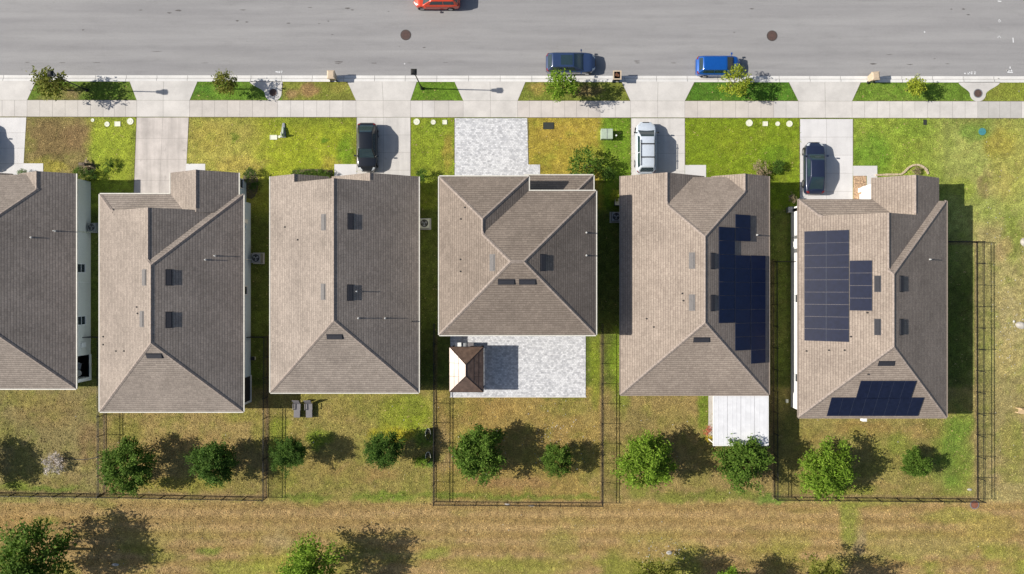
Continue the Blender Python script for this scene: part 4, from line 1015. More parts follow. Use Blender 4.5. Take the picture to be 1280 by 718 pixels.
def palm_wreck():
    g = W(108, 207); t = thing('fallen_palm', 'brown dead palm stump with fallen fronds on the lawn of the leftmost house', 'palm', g)
    m = MB(); m.tube((-.6, .15, .12), (.15, .0, .3), .13, .17, 9); m.tube((.1, 0, .1), (.25, .05, .75), .15, .1, 9); m.build('trunk', M['bark'], t, smooth=True)
    m = MB(); r = random.Random(4)
    for k in range(13):
        a = r.uniform(0, 6.28); l = r.uniform(.5, 1.); c, s = math.cos(a), math.sin(a); p = Vector((.25*r.random(), .05, .35)); q = p+Vector((c*l, s*l, -.2)); w = Vector((-s, c, 0))*.09
        m.poly([p, (p+q)/2+w+Vector((0, 0, .12)), q, (p+q)/2-w+Vector((0, 0, .12))])
    m.build('frond', M['leaf_dry'], t, fix=False)
palm_wreck()

# ------------------------------------------------------------------ fences
def fence(label, pts, group=None):
    t = thing('metal_fence', label, 'fence', W(*pts[0]), 0, 'black picket fences of the back yards')
    o0 = W(*pts[0]); h = 1.25; seen = []
    for a, b in zip(pts, pts[1:]):
        A_, B_ = W(*a)-o0, W(*b)-o0; ln = (B_-A_).length; n = max(1, round(ln/1.98)); d = (B_-A_)/ln; nrm = Vector((-d.y, d.x, 0))
        for k in range(n+1):
            p = A_+d*ln*k/n
            if all((p-q).length > .2 for q in seen):
                seen.append(p); m = MB(); m.box(p.x-.032, p.x+.032, p.y-.032, p.y+.032, -.1, h+.06); m.box(p.x-.042, p.x+.042, p.y-.042, p.y+.042, h+.06, h+.08); m.build('post', M['black'], t)
            if k == n: break
            q = A_+d*ln*(k+1)/n; m = MB()
            def bar(p0, p1, w, z0, z1):
                c = nrm*w/2
                m.add([p0-c+Vector((0,0,z0)), p1-c+Vector((0,0,z0)), p1+c+Vector((0,0,z0)), p0+c+Vector((0,0,z0)), p0-c+Vector((0,0,z1)), p1-c+Vector((0,0,z1)), p1+c+Vector((0,0,z1)), p0+c+Vector((0,0,z1))],
                      [(0,3,2,1),(4,5,6,7),(0,1,5,4),(1,2,6,5),(2,3,7,6),(3,0,4,7)])
            e = d*.034
            for z in (.08, h-.24, h-.035): bar(p+e, q-e, .034, z, z+.038)
            m2 = int((q-p).length/.115)
            for j in range(1, m2):
                c = p+(q-p)*j/m2; bar(c-d*.008, c+d*.008, .016, .06, h-.01)
            m.build('picket_panel', M['black'], t)
fence('black picket fence between the two leftmost yards', [(113.8, 421), (131, 421), (131, 616)])
fence('black picket fence along the back of the two leftmost yards', [(-60, 615), (131, 617.5), (334, 621.5), (335, 421), (315, 421)])
fence('black picket fence round the yard of the two-storey house', [(544, 405), (543.5, 627), (752, 628.5), (752, 405)])
fence('black picket fence round the yard of the rightmost house', [(988, 327.5), (966, 327.5), (967, 621), (1221, 623.5), (1220, 303), (1154, 303)])
m = MB()
pts = [(78, 573), (88, 573.6), (100, 574.6), (110, 574), (118, 572.5), (126, 571)]
for a, b in zip(pts, pts[1:]): m.tube(W(*a, .04), W(*b, .04), .03, n=6)
tag(m.build('garden_hose', M['black']), 'dark hose lying on dry grass beside the pale twiggy bush', 'hose')

# ------------------------------------------------------------------ lamp posts
def lamp(label, g, arm=(0, 0)):
    t = thing('street_lamp', label, 'street lamp', W(*g), 0, 'black lamp posts on the verge')
    m = MB(); m.tube((0, 0, -.05), (0, 0, .7), .12, .08, 12); m.tube((0, 0, .7), (0, 0, 4.75), .06, .045, 10); m.ring((0, 0), .05, .16, 0, .12, 14); m.build('post', M['black'], t, smooth=False)
    m = MB(); m.tube((0, 0, 4.7), (0, 0, 4.85), .05, .17, 10)
    for sx in (-1, 1):
        for sy in (-1, 1): m.tube((sx*.13, sy*.13, 4.85), (sx*.19, sy*.19, 5.3), .018, n=6)
    m.add([(-.27, -.27, 5.3), (.27, -.27, 5.3), (.27, .27, 5.3), (-.27, .27, 5.3), (-.11, -.11, 5.48), (.11, -.11, 5.48), (.11, .11, 5.48), (-.11, .11, 5.48)], [(0,3,2,1),(4,5,6,7),(0,1,5,4),(1,2,6,5),(2,3,7,6),(3,0,4,7)])
    m.tube((0, 0, 5.46), (0, 0, 5.62), .03, .01, 6)
    lf = m.build('lantern', M['black'], t)
    m = MB(); m.tube((0, 0, 4.86), (0, 0, 5.29), .10, .15, 8); m.build('lantern_glass', M['lamp_glass'], lf)
lamp('black lamp post whose lantern hides in the olive street tree', (108.8, 113))
lamp('black lamp post standing in a short green verge with nothing beside it', (527.6, 111))

# ------------------------------------------------------------------ cars
def sstep(a, b, x):
    t = min(1, max(0, (x-a)/(b-a))); return t*t*(3-2*t)
def car(name, label, g, rz, Ln, Wd, Ht, pr, paint, rack=False, sunroof=False, group='parked cars'):
    """pr: cowl, roof front, roof rear, tail as shares of the length from the nose; hood and belt heights"""
    cowl, rf, rr, tl, zh, zb = pr
    t = thing(name, label, 'car', W(*g, -.1 if g[1] < 97 else .012), rz, group)
    hw = Wd/2
    def half(s):
        e = 1-.30*(1-sstep(0, .10, s))**2-.13*(1-sstep(.0, .24, s))-.07*sstep(.8, 1, s)-.20*sstep(.94, 1.0, s)**2
        return hw*e
    def ztop(s):
        z = zh-.22*(1-sstep(0, .10, s))-.05*(1-sstep(0, cowl, s))
        z += (zb-zh)*sstep(cowl-.06, cowl+.16, s)
        z -= .03*sstep(.86, .96, s)+.16*sstep(.965, 1.0, s)
        return z
    X = lambda s: Ln*(.5-s)
    def body(s, v):
        a = abs(v); sg = 1 if v >= 0 else -1; w = half(s); z1 = ztop(s)
        if a < .62:
            u = a/.62; y = w*.86*u; z = z1+.045*(1-u*u)*(1 if s < .95 else .4)
        elif a < .78:
            u = (a-.62)/.16; y = w*(.86+.125*math.sin(u*math.pi/2)); z = z1-.13*(1-math.cos(u*math.pi/2))
        else:
            u = (a-.78)/.22; y = w*(.985+.03*math.sin(u*2.4)-.05*max(0, u-.6)); z = (z1-.13)*(1-u)+.24*u
        return Vector((X(s), sg*y, z))
    SS = [0, .012, .03, .06, .1, .15, .2, .26, .33, .42, .5, .58, .66, .74, .81, .87, .91, .94, .965, .985, 1.0]
    VV = [-1, -.94, -.88, -.82, -.78, -.74, -.7, -.66, -.62, -.5, -.33, -.16, 0, .16, .33, .5, .62, .66, .7, .74, .78, .82, .88, .94, 1]
    m = MB(); nv = len(VV)
    vs = [body(s, v) for s in SS for v in VV]
    fs = [(i*nv+j, i*nv+j+1, (i+1)*nv+j+1, (i+1)*nv+j) for i in range(len(SS)-1) for j in range(nv-1)]
    fs += [tuple(range(nv)), tuple(range((len(SS)-1)*nv, len(SS)*nv))[::-1]]
    fs += [((i+1)*nv, (i+1)*nv+nv-1, i*nv+nv-1, i*nv) for i in range(len(SS)-1)]
    m.add(vs, fs)
    # cabin hull
    def prof(s):
        up = sstep(cowl, rf, s)
        lin_ = min(1, max(0, (s-cowl)/(rf-cowl))); up = .55*lin_+.45*up
        dn = min(1, max(0, (s-rr)/(tl-rr))); dn = .6*dn+.4*sstep(rr, tl, s)
        return up, dn
    def cab(s, v, off=0.):
        a = abs(v); sg = 1 if v >= 0 else -1; up, dn = prof(s); f = up*(1-dn)
        zb_ = ztop(s)-.015; zt = zb_+(Ht-zb_+.0)*f+.02-.05*abs((s-(rf+rr)/2)/(rr-rf))**2*f
        wb = half(s)*.90; wr = wb*(.98-.21*f)
        if a < .56:
            u = a/.56; y = wr*.93*u; z = zt-.04*f*u*u
        elif a < .66:
            u = (a-.56)/.10; y = wr*(.93+.07*math.sin(u*math.pi/2)); z = zt-.04*f-.07*f*(1-math.cos(u*math.pi/2))
        else:
            u = (a-.66)/.34; y = wr+(wb-wr)*u; z = (zt-.11*f)*(1-u)+zb_*u
        return Vector((X(s), sg*y, z))
    CS = [cowl+(tl-cowl)*k/30 for k in range(31)]
    CV = [-1, -.9, -.8, -.7, -.66, -.62, -.59, -.56, -.45, -.3, -.15, 0, .15, .3, .45, .56, .59, .62, .66, .7, .8, .9, 1]
    nc = len(CV)
    m.add([cab(s, v) for s in CS for v in CV], [(i*nc+j, i*nc+j+1, (i+1)*nc+j+1, (i+1)*nc+j) for i in range(30) for j in range(nc-1)])
    bd = m.build('body', M[paint], t, smooth=True)
    def patch(fn, pname, mat, s0, s1, v0, v1, off=.006, ns=8, nvv=8, trap=(0, 0), parent=None):
        P = []
        for i in range(ns+1):
            s = s0+(s1-s0)*i/ns
            for j in range(nvv+1):
                q = j/nvv; ss = s
                if trap != (0, 0): ss = s0+trap[0]*q+(s1-trap[1]*q-s0-trap[0]*q)*i/ns
                P.append((ss, v0+(v1-v0)*q))
        e = 1e-3; vs = []
        for s, v in P:
            p = fn(s, v); ds = fn(s+e, v)-fn(s-e, v); dv = fn(s, v+e)-fn(s, v-e); n = ds.cross(dv)
            if n.length < 1e-12: n = Vector((0, 0, 1))
            n.normalize()
            if n.dot(p-Vector((p.x*.9, 0, .5))) < 0: n = -n
            vs.append(p+n*off)
        mm = MB(); k = nvv+1
        mm.add(vs, [(i*k+j, i*k+j+1, (i+1)*k+j+1, (i+1)*k+j) for i in range(ns) for j in range(nvv)])
        return mm.build(pname, M[mat], parent or t, smooth=True)
    patch(cab, 'windshield', 'glass', cowl+.012, rf-.012, -.53, .53, ns=8)
    patch(cab, 'rear_window', 'glass', rr+.012, tl-.012 if tl-rr > .06 else tl-.004, -.5, .5)
    md = (rf+rr)/2
    for sg in (-1, 1):
        patch(cab, 'side_window', 'glass', rf-.055, md-.006, sg*.93, sg*.69, trap=(.04, 0)); patch(cab, 'side_window', 'glass', md+.008, rr-.002, sg*.93, sg*.69, trap=(0, .015))
        patch(body, 'headlight', 'lamp_glass', .018, .075, sg*.50, sg*.70); patch(body, 'taillight', 'tail', .945, .988, sg*.52, sg*.74)
        mm = MB(); xm = X(cowl+.045); y0 = half(cowl+.05)*.95
        mm.tube((xm, sg*y0, zb-.02), (xm-.02, sg*(y0+.13), zb+.05), .03, .03, 6); mm.add([(xm-.09, sg*(y0+.10), zb), (xm+.07, sg*(y0+.10), zb), (xm+.05, sg*(y0+.27), zb), (xm-.09, sg*(y0+.25), zb), (xm-.09, sg*(y0+.10), zb+.15), (xm+.05, sg*(y0+.10), zb+.15), (xm+.03, sg*(y0+.26), zb+.14), (xm-.09, sg*(y0+.25), zb+.14)],
               [(0,3,2,1),(4,5,6,7),(0,1,5,4),(1,2,6,5),(2,3,7,6),(3,0,4,7)]); mm.build('mirror', M[paint] if paint != 'p_silver' else M['trim'], t)
        for s in (.17, .79):
            w = half(s)*1.0; mm = MB(); mm.tube((X(s), sg*(w-.2), .33), (X(s), sg*(w+.022), .33), .33, n=22); wh = mm.build('wheel', M['tyre'], t)
            mm = MB(); mm.tube((X(s), sg*(w-.02), .33), (X(s), sg*(w+.03), .33), .21, n=16); mm.build('rim', M['rim'], wh)
            mm = MB(); mm.tube((X(s), sg*(w-.1), .36), (X(s), sg*(w+.008), .36), .40, n=22); mm.build('wheel_arch', M['trim'], t)
    patch(body, 'grille', 'trim', .001, .02, -.4, .4, off=.01)
    patch(cab, 'cowl_panel', 'trim', cowl+.001, cowl+.012, -.55, .55, off=.008, ns=2)
    if sunroof: patch(cab, 'sunroof', 'glass', rf+.02, rf+.02+(rr-rf)*.55, -.42, .42)
    if rack:
        for sg in (-1, 1):
            mm = MB(); y = half(.5)*.66; mm.tube((X(rf+.06), sg*y, Ht+.05), (X(rr-.03), sg*y, Ht+.05), .028, n=6)
            for s in (rf+.06, md, rr-.03): mm.tube((X(s), sg*y, Ht-.06), (X(s), sg*y, Ht+.05), .025, n=6)
            mm.build('roof_rail', M['trim'], t)
        for s in (rf+.2*(rr-rf)+.02, rf+.68*(rr-rf)):
            mm = MB(); mm.box(X(s)-.05, X(s)+.05, -half(.5)*.68, half(.5)*.68, Ht+.07, Ht+.105); mm.build('roof_crossbar', M['trim'], t)
    return t
SUV = (.24, .43, .90, .975, .98, 1.04)
car('parked_car', 'slate blue car with dark sunroof parked at the kerb behind a bright green tree', (713, 81.5), 0, 4.75, 1.92, 1.66, (.25, .46, .88, .97, .96, 1.02), 'p_navy', sunroof=True)
car('parked_car', 'bright blue hatchback parked at the kerb, nose under a yellow green tree', (895.5, 85), 0, 4.2, 1.85, 1.58, (.17, .36, .88, .965, .94, 1.0), 'p_blue')
car('parked_car', 'black car parked nose first on the driveway of the gable fronted house', (461, 186), R(-90), 4.6, 1.9, 1.62, (.26, .44, .76, .95, .96, 1.0), 'p_black')
car('parked_van', 'silver van with black roof rack bars on a driveway', (805.5, 187), R(90), 4.9, 1.95, 1.76, (.17, .33, .90, .985, 1.0, 1.08), 'p_silver', rack=True)
car('parked_car', 'midnight blue car with open porch column nearby, on the rightmost driveway', (1014.5, 212), R(90), 4.95, 1.9, 1.5, (.23, .38, .68, .93, .93, .98), 'p_midnight')
car('parked_car', 'orange red car at the far kerb, cut by the top edge of the photo', (547, 1.0), R(180), 4.4, 1.85, 1.6, (.2, .4, .88, .965, .95, 1.0), 'p_red')
car('parked_car', 'grey car beyond the left photo edge whose shadow falls on the leftmost driveway', (-20, 185.5), R(90), 4.6, 1.9, 1.66, (.25, .44, .82, .95, .96, 1.0), 'p_grey')
# ------------------------------------------------------------------ bins, boxes, units
def bin_(label, g, rz, body, lid, open_=False):
    t = thing('wheeled_bin', label, 'bin', W(*g, .0), rz, 'wheeled bins set out at the kerb')
    m = MB(); m.add([(-.25, -.28, .06), (.25, -.28, .06), (.25, .26, .06), (-.25, .26, .06), (-.34, -.38, 1.08), (.34, -.38, 1.08), (.34, .36, 1.08), (-.34, .36, 1.08)], [(0,3,2,1),(0,1,5,4),(1,2,6,5),(2,3,7,6),(3,0,4,7)]+([] if open_ else [(4,5,6,7)]))
    b = m.build('bin_body', M[body], t)
    m = MB()
    if open_:
        m.add([(-.40, -.44, 1.06), (.40, -.44, 1.06), (.40, .42, 1.06), (-.40, .42, 1.06), (-.40, -.44, 1.14), (.40, -.44, 1.14), (.40, .42, 1.14), (-.40, .42, 1.14), (-.29, -.33, 1.06), (.29, -.33, 1.06), (.29, .31, 1.06), (-.29, .31, 1.06), (-.29, -.33, 1.14), (.29, -.33, 1.14), (.29, .31, 1.14), (-.29, .31, 1.14)],
              [(0,1,5,4),(1,2,6,5),(2,3,7,6),(3,0,4,7),(8,12,13,9),(9,13,14,10),(10,14,15,11),(11,15,12,8),(4,5,13,12),(5,6,14,13),(6,7,15,14),(7,4,12,15),(0,8,9,1),(1,9,10,2),(2,10,11,3),(3,11,8,0)])
        m.build('rim', M[lid], t)
        m = MB(); r = random.Random(3)
        for k in range(7):
            x, y = r.uniform(-.16, .16), r.uniform(-.18, .16); m.box(x-.1, x+.1, y-.1, y+.1, .6, .95+r.uniform(0, .12))
        tag(m.build('rubbish', M['card'], None, W(*g, .0)), 'brown rubbish inside the open navy bin at the kerb', 'rubbish')
    else:
        m.add([(-.38, -.43, 1.08), (.38, -.43, 1.08), (.38, .40, 1.08), (-.38, .40, 1.08), (-.37, -.41, 1.14), (.37, -.41, 1.14), (.37, .39, 1.14), (-.37, .39, 1.14), (-.24, -.26, 1.2), (.24, -.26, 1.2), (.24, .26, 1.2), (-.24, .26, 1.2)],
              [(0,3,2,1),(0,1,5,4),(1,2,6,5),(2,3,7,6),(3,0,4,7),(4,5,9,8),(5,6,10,9),(6,7,11,10),(7,4,8,11),(8,9,10,11)]); m.build('lid', M[lid], t, bevel=.02)
    for sx in (-1, 1):
        m = MB(); m.tube((sx*.27, -.33, .12), (sx*.33, -.33, .12), .12, n=14); m.build('wheel', M['tyre'], t)
    m = MB(); m.tube((-.25, -.42, 1.0), (.25, -.42, 1.0), .02, n=6); m.build('handle', M['trim'], t)
bin_('closed tan bin at the kerb before the gable fronted house', (417.5, 97.6), 0, 'tan_plastic', 'tan_plastic')
bin_('closed tan bin at the kerb before the rightmost house', (1087.5, 99.2), .08, 'tan_plastic', 'tan_plastic')
bin_('open navy bin with tan rim full of brown rubbish behind the slate blue car', (769.5, 98.3), 0, 'blue_plastic', 'tan_plastic', True)

def ac(label, g, s=.4, top='grey_metal'):
    t = thing('ac_unit', label, 'air conditioner', W(*g), 0, 'outdoor air conditioners beside the houses')
    m = MB(); m.box(-s-.12, s+.12, -s-.12, s+.12, -.02, .08); slabcol(m.build('pad', M['concrete'], t), [(.9, .9, .88)])
    m = MB(); m.box(-s, s, -s, s, .08, .82)
    for sx, sy in ((1, 1), (1, -1), (-1, 1), (-1, -1)): m.box(sx*s-.03, sx*s+.03, sy*s-.03, sy*s+.03, .08, .84)
    m.build('cabinet', M[top], t, bevel=.02)
    m = MB(); m.disc((0, 0), s*.84, .826); m.build('fan_opening', M['black'], t)
    m = MB()
    for k in range(3):
        a = 2*math.pi*k/3+.5
        m.poly([(s*.12*math.cos(a-.9), s*.12*math.sin(a-.9), .834), (s*.7*math.cos(a-.28), s*.7*math.sin(a-.28), .85), (s*.7*math.cos(a+.28), s*.7*math.sin(a+.28), .834), (s*.12*math.cos(a+.9), s*.12*math.sin(a+.9), .834)])
    m.disc((0, 0), s*.16, .853, 10); m.build('fan', M['grey_metal'], t, fix=False)
    m = MB()
    for q in (.86, .5): m.ring((0, 0), s*q, s*q+.014, .86, .874, 28)
    for k in range(6):
        a = 2*math.pi*k/6; m.tube((s*.1*math.cos(a), s*.1*math.sin(a), .868), (s*.86*math.cos(a), s*.86*math.sin(a), .868), .006, n=4)
    m.build('grille', M[top], t)
ac('grey air conditioner squeezed between the leftmost house and the blue walled house', (120.8, 285.2), .36)
ac('pale air conditioner beside the pale blue wall', (323.8, 323.2), .42)
ac('pale air conditioner on a pad beside the east wall of the gable fronted house', (531.8, 280.3), .43, 'lid_white')
ac('shaded air conditioner in the gap left of the tan solar house', (768.8, 272), .4)
def box_thing(name, label, cat, g, sx, sy, h, mat, lidmat=None, group=None, bev=.02):
    t = thing(name, label, cat, W(*g), 0, group)
    m = MB(); m.box(-sx/2, sx/2, -sy/2, sy/2, -.02, h); m.build('cabinet', M[mat], t, bevel=bev)
    m = MB(); m.box(-sx/2-.02, sx/2+.02, -sy/2-.02, sy/2+.02, h+.002, h+.05); m.build('lid', M[lidmat or mat], t, bevel=bev)
    return t
t = box_thing('transformer_box', 'pale green utility cabinet on the lawn left of the silver van', 'utility box', (757.5, 169.5), 1.08, .92, .72, 'green_metal')
m = MB(); m.box(-.02, .02, -.46, .46, .774, .79); m.build('lid_seam', M['grey_metal'], t)
m = MB(); m.tube((0, 0, 0), (0, 0, .55), .05, n=8); m.tube((0, 0, .55), (0, 0, .62), .085, .06, 10)
tag(m.build('marker_post', M['white'], None, W(769.5, 171)), 'short white post right of the pale green utility cabinet', 'post')
box_thing('utility_box', 'small grey box beside the white side wall', 'utility box', (985.5, 263), .45, .5, .55, 'grey_metal')
box_thing('utility_box', 'small dark box in the shady gap below the yellow green bush', 'utility box', (770.5, 254), .5, .6, .9, 'trim', 'lid_white')
box_thing('utility_box', 'small white box on the lawn at the edge of the blue walled house gap', 'utility box', (317.5, 448), .35, .3, .3, 'lid_white', 'trim')
box_thing('utility_box', 'little white box on shaded grass between the two solar panel houses', 'utility box', (982.6, 501), .2, .3, .25, 'lid_white')
def lid(label, g, r, mat, rnd_=True, sq=(0, 0)):
    m = MB(); t = thing('valve_lid', label, 'valve lid', W(*g), 0, 'utility lids set in the front lawns')
    if rnd_: m.disc((0, 0), r, .035); m.ring((0, 0), r, r+.045, -.01, .045, 24)
    else: m.box(-sq[0]/2, sq[0]/2, -sq[1]/2, sq[1]/2, -.02, .035)
    m.build('lid', M[mat], t)
    m = MB()
    if rnd_: m.ring((0, 0), r*.4, r*.48, .036, .05, 16)
    else:
        m.box(-sq[0]/2-.04, sq[0]/2+.04, -sq[1]/2-.04, -sq[1]/2-.004, -.02, .05); m.box(-sq[0]/2-.04, sq[0]/2+.04, sq[1]/2+.004, sq[1]/2+.04, -.02, .05)
        m.box(-sq[0]/2-.04, -sq[0]/2-.004, -sq[1]/2, sq[1]/2, -.02, .05); m.box(sq[0]/2+.004, sq[0]/2+.04, -sq[1]/2, sq[1]/2, -.02, .05)
    m.build('lid_rim', M[mat], t)
for a in (('round pale lid beside the old stained driveway on the leftmost lawn', (163, 152), .27, 'lid_white'), ('tiny round pale lid on the brown half of the leftmost lawn', (116, 150.5), .12, 'lid_white'),
          ('small round lid left of the square lid on the leftmost lawn', (134, 155.5), .2, 'lid_white'), ('round pale lid beside the driveway with the black car', (520.8, 152.5), .26, 'lid_white'), ('small round pale lid mid lawn left of the paver driveway', (541.6, 153), .19, 'lid_white'),
          ('round pale lid, first of four in the deep green lawn', (936.5, 154), .28, 'lid_white'), ('oval pale lid, last of four in the deep green lawn', (986.7, 155), .25, 'lid_white'), ('small lid, third of four in the deep green lawn', (972, 155), .17, 'lid_white'),
          ('teal round lid on the rightmost lawn', (1227.6, 164.8), .30, 'teal')):
    lid(*a)
for lb, g, mt, sq in (('square white lid on the leftmost lawn', (147, 155.2), 'lid_white', (.5, .38)), ('square pale lid with dark side left of the paver driveway', (556, 153), 'lid_white', (.36, .34)), ('square pale lid, second of four in the deep green lawn', (956.5, 155), 'lid_white', (.4, .36)),
                      ('large dark rectangular lid on the golden lawn', (685.5, 157.5), 'lid_dark', (.95, .58)), ('oblong white lid beside the grey garden statue', (342, 172), 'lid_white', (.62, .36)), ('small dark lid close to the pavement on the rightmost lawn', (1156, 153.2), 'lid_dark', (.22, .42))):
    lid(lb, g, 0, mt, False, sq)
# garden statue: slim grey figure with outstretched base
t = thing('garden_statue', 'grey green stone ornament with trailing base on the lawn right of the oblong white lid', 'garden ornament', W(354.5, 167))
m = MB(); m.box(-.24, .24, -.42, .1, 0, .14); m.add([(-.2, .1, 0), (.2, .1, 0), (.12, 1., 0), (-.08, 1., 0), (-.2, .1, .14), (.2, .1, .14), (.12, 1., .08), (-.08, 1., .08)], [(0,3,2,1),(4,5,6,7),(0,1,5,4),(1,2,6,5),(2,3,7,6),(3,0,4,7)]); m.build('base', M['grey_metal'], t, bevel=.02)
m = MB(); m.tube((0, -.2, .14), (0, -.22, .42), .19, .12, 10); m.tube((0, -.22, .42), (0, -.2, .55), .13, .07, 10); m.tube((0, -.2, .55), (0, -.2, .68), .085, .05, 10); m.tube((.05, -.1, .3), (.03, .55, .14), .07, .1, 8); m.build('figure', M['green_metal'], t, smooth=True)
m = MB(); m.disc((0, 0), .1, .05, 12); m.ring((0, 0), .1, .13, 0, .06, 12); tag(m.build('sprinkler_head', M['lid_white'], None, W(349.2, 171.2)), 'tiny round white sprinkler cap between lid and garden statue', 'sprinkler')
# manholes
def manhole(label, g, r, z, grp='rusty round manhole covers'):
    t = thing('manhole_cover', label, 'manhole cover', W(*g, z), 0, grp)
    m = MB(); m.disc((0, 0), r, .012); m.ring((0, 0), r*.55, r*.62, .013, .02); m.ring((0, 0), r*.2, r*.27, .013, .02)
    for k in range(8):
        a = k*math.pi/4; m.tube((r*.3*math.cos(a), r*.3*math.sin(a), .014), (r*.85*math.cos(a), r*.85*math.sin(a), .014), .02, n=4)
    cv = m.build('cover', M['clay_red' if z > .018 else 'brick_red'], t)
    m = MB()
    for q in (.42, .75): m.ring((0, 0), r*q, r*(q+.09), .0125, .0135, 28)
    m.build('groove', M['pipe_dk'], cv)
    m = MB(); m.ring((0, 0), r, r+.07, -.02, .018, 32); m.build('frame', M['pipe_dk'] if z < -.05 else M['grey_metal'], t)
manhole('rusty manhole cover in the road below the orange red car', (507, 43.5), .44, -.1)
manhole('rusty manhole cover in the road right of the blue hatchback', (965.5, 44.5), .44, -.1)
manhole('rusty manhole cover in the flared pad beside the sparse olive street tree', (341.5, 116), .36, .016)
manhole('rusty manhole cover in the flared pad near the right photo edge', (1222.3, 117), .36, .016)
manhole('rusty manhole cover in the field outside the right fence corner', (1218, 631), .36, .02)
# survey paint on the road
sp = MB()
def strokes(lines, z=-.096, w=.05):
    for a, b in lines:
        p, q = W(*a, z), W(*b, z); d = (q-p).normalized(); n = Vector((-d.y, d.x, 0))*w; sp.poly([p-n, q-n, q+n, p+n])
strokes([((1206, 91.6), (1208, 91.6)), ((1211, 92.8), (1211, 89.8)), ((1211, 89.8), (1213, 92.8)), ((1213, 92.8), (1213, 89.8)), ((1215, 92.6), (1216.6, 90)), ((1214.6, 90), (1217, 90)), ((1218.4, 90), (1220.6, 90)), ((1219.4, 90), (1219.4, 92.8)),
         ((1263.5, 83), (1263.5, 88)), ((1260, 90), (1267, 90.4)), ((1264, 86), (1261.5, 89)), ((1264, 86.5), (1266, 89)), ((1248.5, 26), (1252, 26)), ((1250, 24), (1250, 27.6)), ((1248, 46.5), (1251.5, 46.2)), ((1249.7, 44.5), (1249.7, 47)), ((1248, 1), (1252.5, 1.6)), ((1267, 47), (1267.6, 53)), ((1156, 39), (1156.8, 40.6)),
         ((344, 89.6), (346, 89.6)), ((347, 91), (347, 88.8)), ((348.6, 91), (349.4, 88.8)), ((350.6, 89), (352.6, 89)), ((351.4, 89), (351.4, 91)), ((505, 79), (506, 80))])
struct(sp.build('road_marking', M['paint_mark'], fix=False))
sm = MB()                                   # dark seam marks and drips
r_ = random.Random(12)
def smear(x, y, l, w):
    n = 10; P = []
    for k in range(n): P.append((x+l*(k/(n-1)-.5), y+w*(.5+.5*r_.random())*math.sin(math.pi*(k+.4)/(n+.2))))
    for k in range(n-1, -1, -1): P.append((x+l*(k/(n-1)-.5), y-w*.6*(.4+.6*r_.random())*math.sin(math.pi*(k+.4)/(n+.2))))
    sm.poly([W(a, b, -.0965) for a, b in P][::-1])
for x, y, l, w in ((423, 77, 11, 1.4), (422, 79, 8, .8), (467, 78.6, 8, .8), (512, 78.4, 7, .5), (557, 78, 7, .4), (796, 76, 8, 1.), (797, 78.4, 7, .8), (842, 78.4, 7, .7), (1092, 79.5, 9, 1.5), (1138, 80.4, 8, .8), (1112, 68, 8, .5), (1185, 79.5, 6, .6), (33, 77.6, 6, .7), (77, 78.2, 8, .8), (120, 78, 10, .5), (255, 78.5, 10, .5), (222, 12.6, 8, 1.8), (211, 15.6, 6, 1.2), (434, 9.8, 7, 1.6), (440, 12, 4, 1), (296, 25.5, 4, 1.4), (308, 27, 4, 1.2), (360, 28.6, 5, 1), (103, 37, 3, 1.1), (175, 12.2, 6, .7), (530, 59, 4, .9), (195, 64, 14, .5), (1190, 11, 3, 1.), (1205, 11, 4, 1.5), (1211, 18, 5, 1), (940, 10.5, 6, 1), (918, 40, 3, .8), (303, 12, 8, .8), (387, 9, 6, .6), (410, 26, 3, .9), (415, 43, 3, .8)):
    smear(x, y, l, w)
struct(sm.build('tar_stain', plain('tar_stain', A(112, 108, 106), .9, var=.3, scale=12), fix=False))

# ------------------------------------------------------------------ gazebo and patio things
x0, x1, y0, y1 = 565, 605.6, 431.5, 485.6; ze = 2.35; zt = 3.04
o0 = W((x0+x1)/2, (y0+y1)/2); hx, hy = (x1-x0)/2/S, (y1-y0)/2/S
t = thing('gazebo', 'brown metal gazebo with hipped roof on the white paver patio', 'gazebo', o0)
rg = hy-hx
m = MB(); C_ = [(-hx, -hy, ze), (hx, -hy, ze), (hx, hy, ze), (-hx, hy, ze)]; T_ = [(0, -rg, zt), (0, rg, zt)]
m.add(C_+T_, [(0, 1, 4), (1, 2, 5, 4), (2, 3, 5), (3, 0, 4, 5)]); m.add([(a, b, c-.03) for a, b, c in C_+T_], [(4, 1, 0), (4, 5, 2, 1), (5, 3, 2), (5, 4, 0, 3)])
rf_ = m.build('roof', M['bronze'], t, fix=False)
m = MB()
def zr(x, y): return ze+(zt-ze)*min((hx-abs(x))/hx, (hy-abs(y))/hx)
for sx in (-1, 1):
    for yy in (-.62, 0.62): m.tube((sx*hx, yy, ze+.01), (sx*.02, yy, zr(.02, yy)+.01), .014, n=5)
    for q in (.28, .55): 
        yl = hy-(hx*q); m.tube((sx*hx*(1-q), -yl, zr(hx*(1-q), 0)+.008), (sx*hx*(1-q), yl, zr(hx*(1-q), 0)+.008), .010, n=5)
for a, b in ((0, 4), (1, 4), (2, 5), (3, 5), (4, 5)):
    P = C_+T_; m.tube(Vector(P[a])+Vector((0, 0, .012)), Vector(P[b])+Vector((0, 0, .012)), .025, n=6)
m.build('roof_seam', M['bronze_seam'], rf_)
m = MB()
for a, b in zip(C_, C_[1:]+C_[:1]): m.tube(Vector(a)+Vector((0, 0, -.06)), Vector(b)+Vector((0, 0, -.06)), .05, n=6)
m.build('beam', M['bronze_seam'], t)
for sx in (-1, 1):
    for sy in (-1, 1):
        m = MB(); m.box(sx*(hx-.16)-.055, sx*(hx-.16)+.055, sy*(hy-.16)-.055, sy*(hy-.16)+.055, .04, ze+.02); m.box(sx*(hx-.16)-.1, sx*(hx-.16)+.1, sy*(hy-.16)-.1, sy*(hy-.16)+.1, .04, .08); m.build('post', M['bronze_seam'], t)
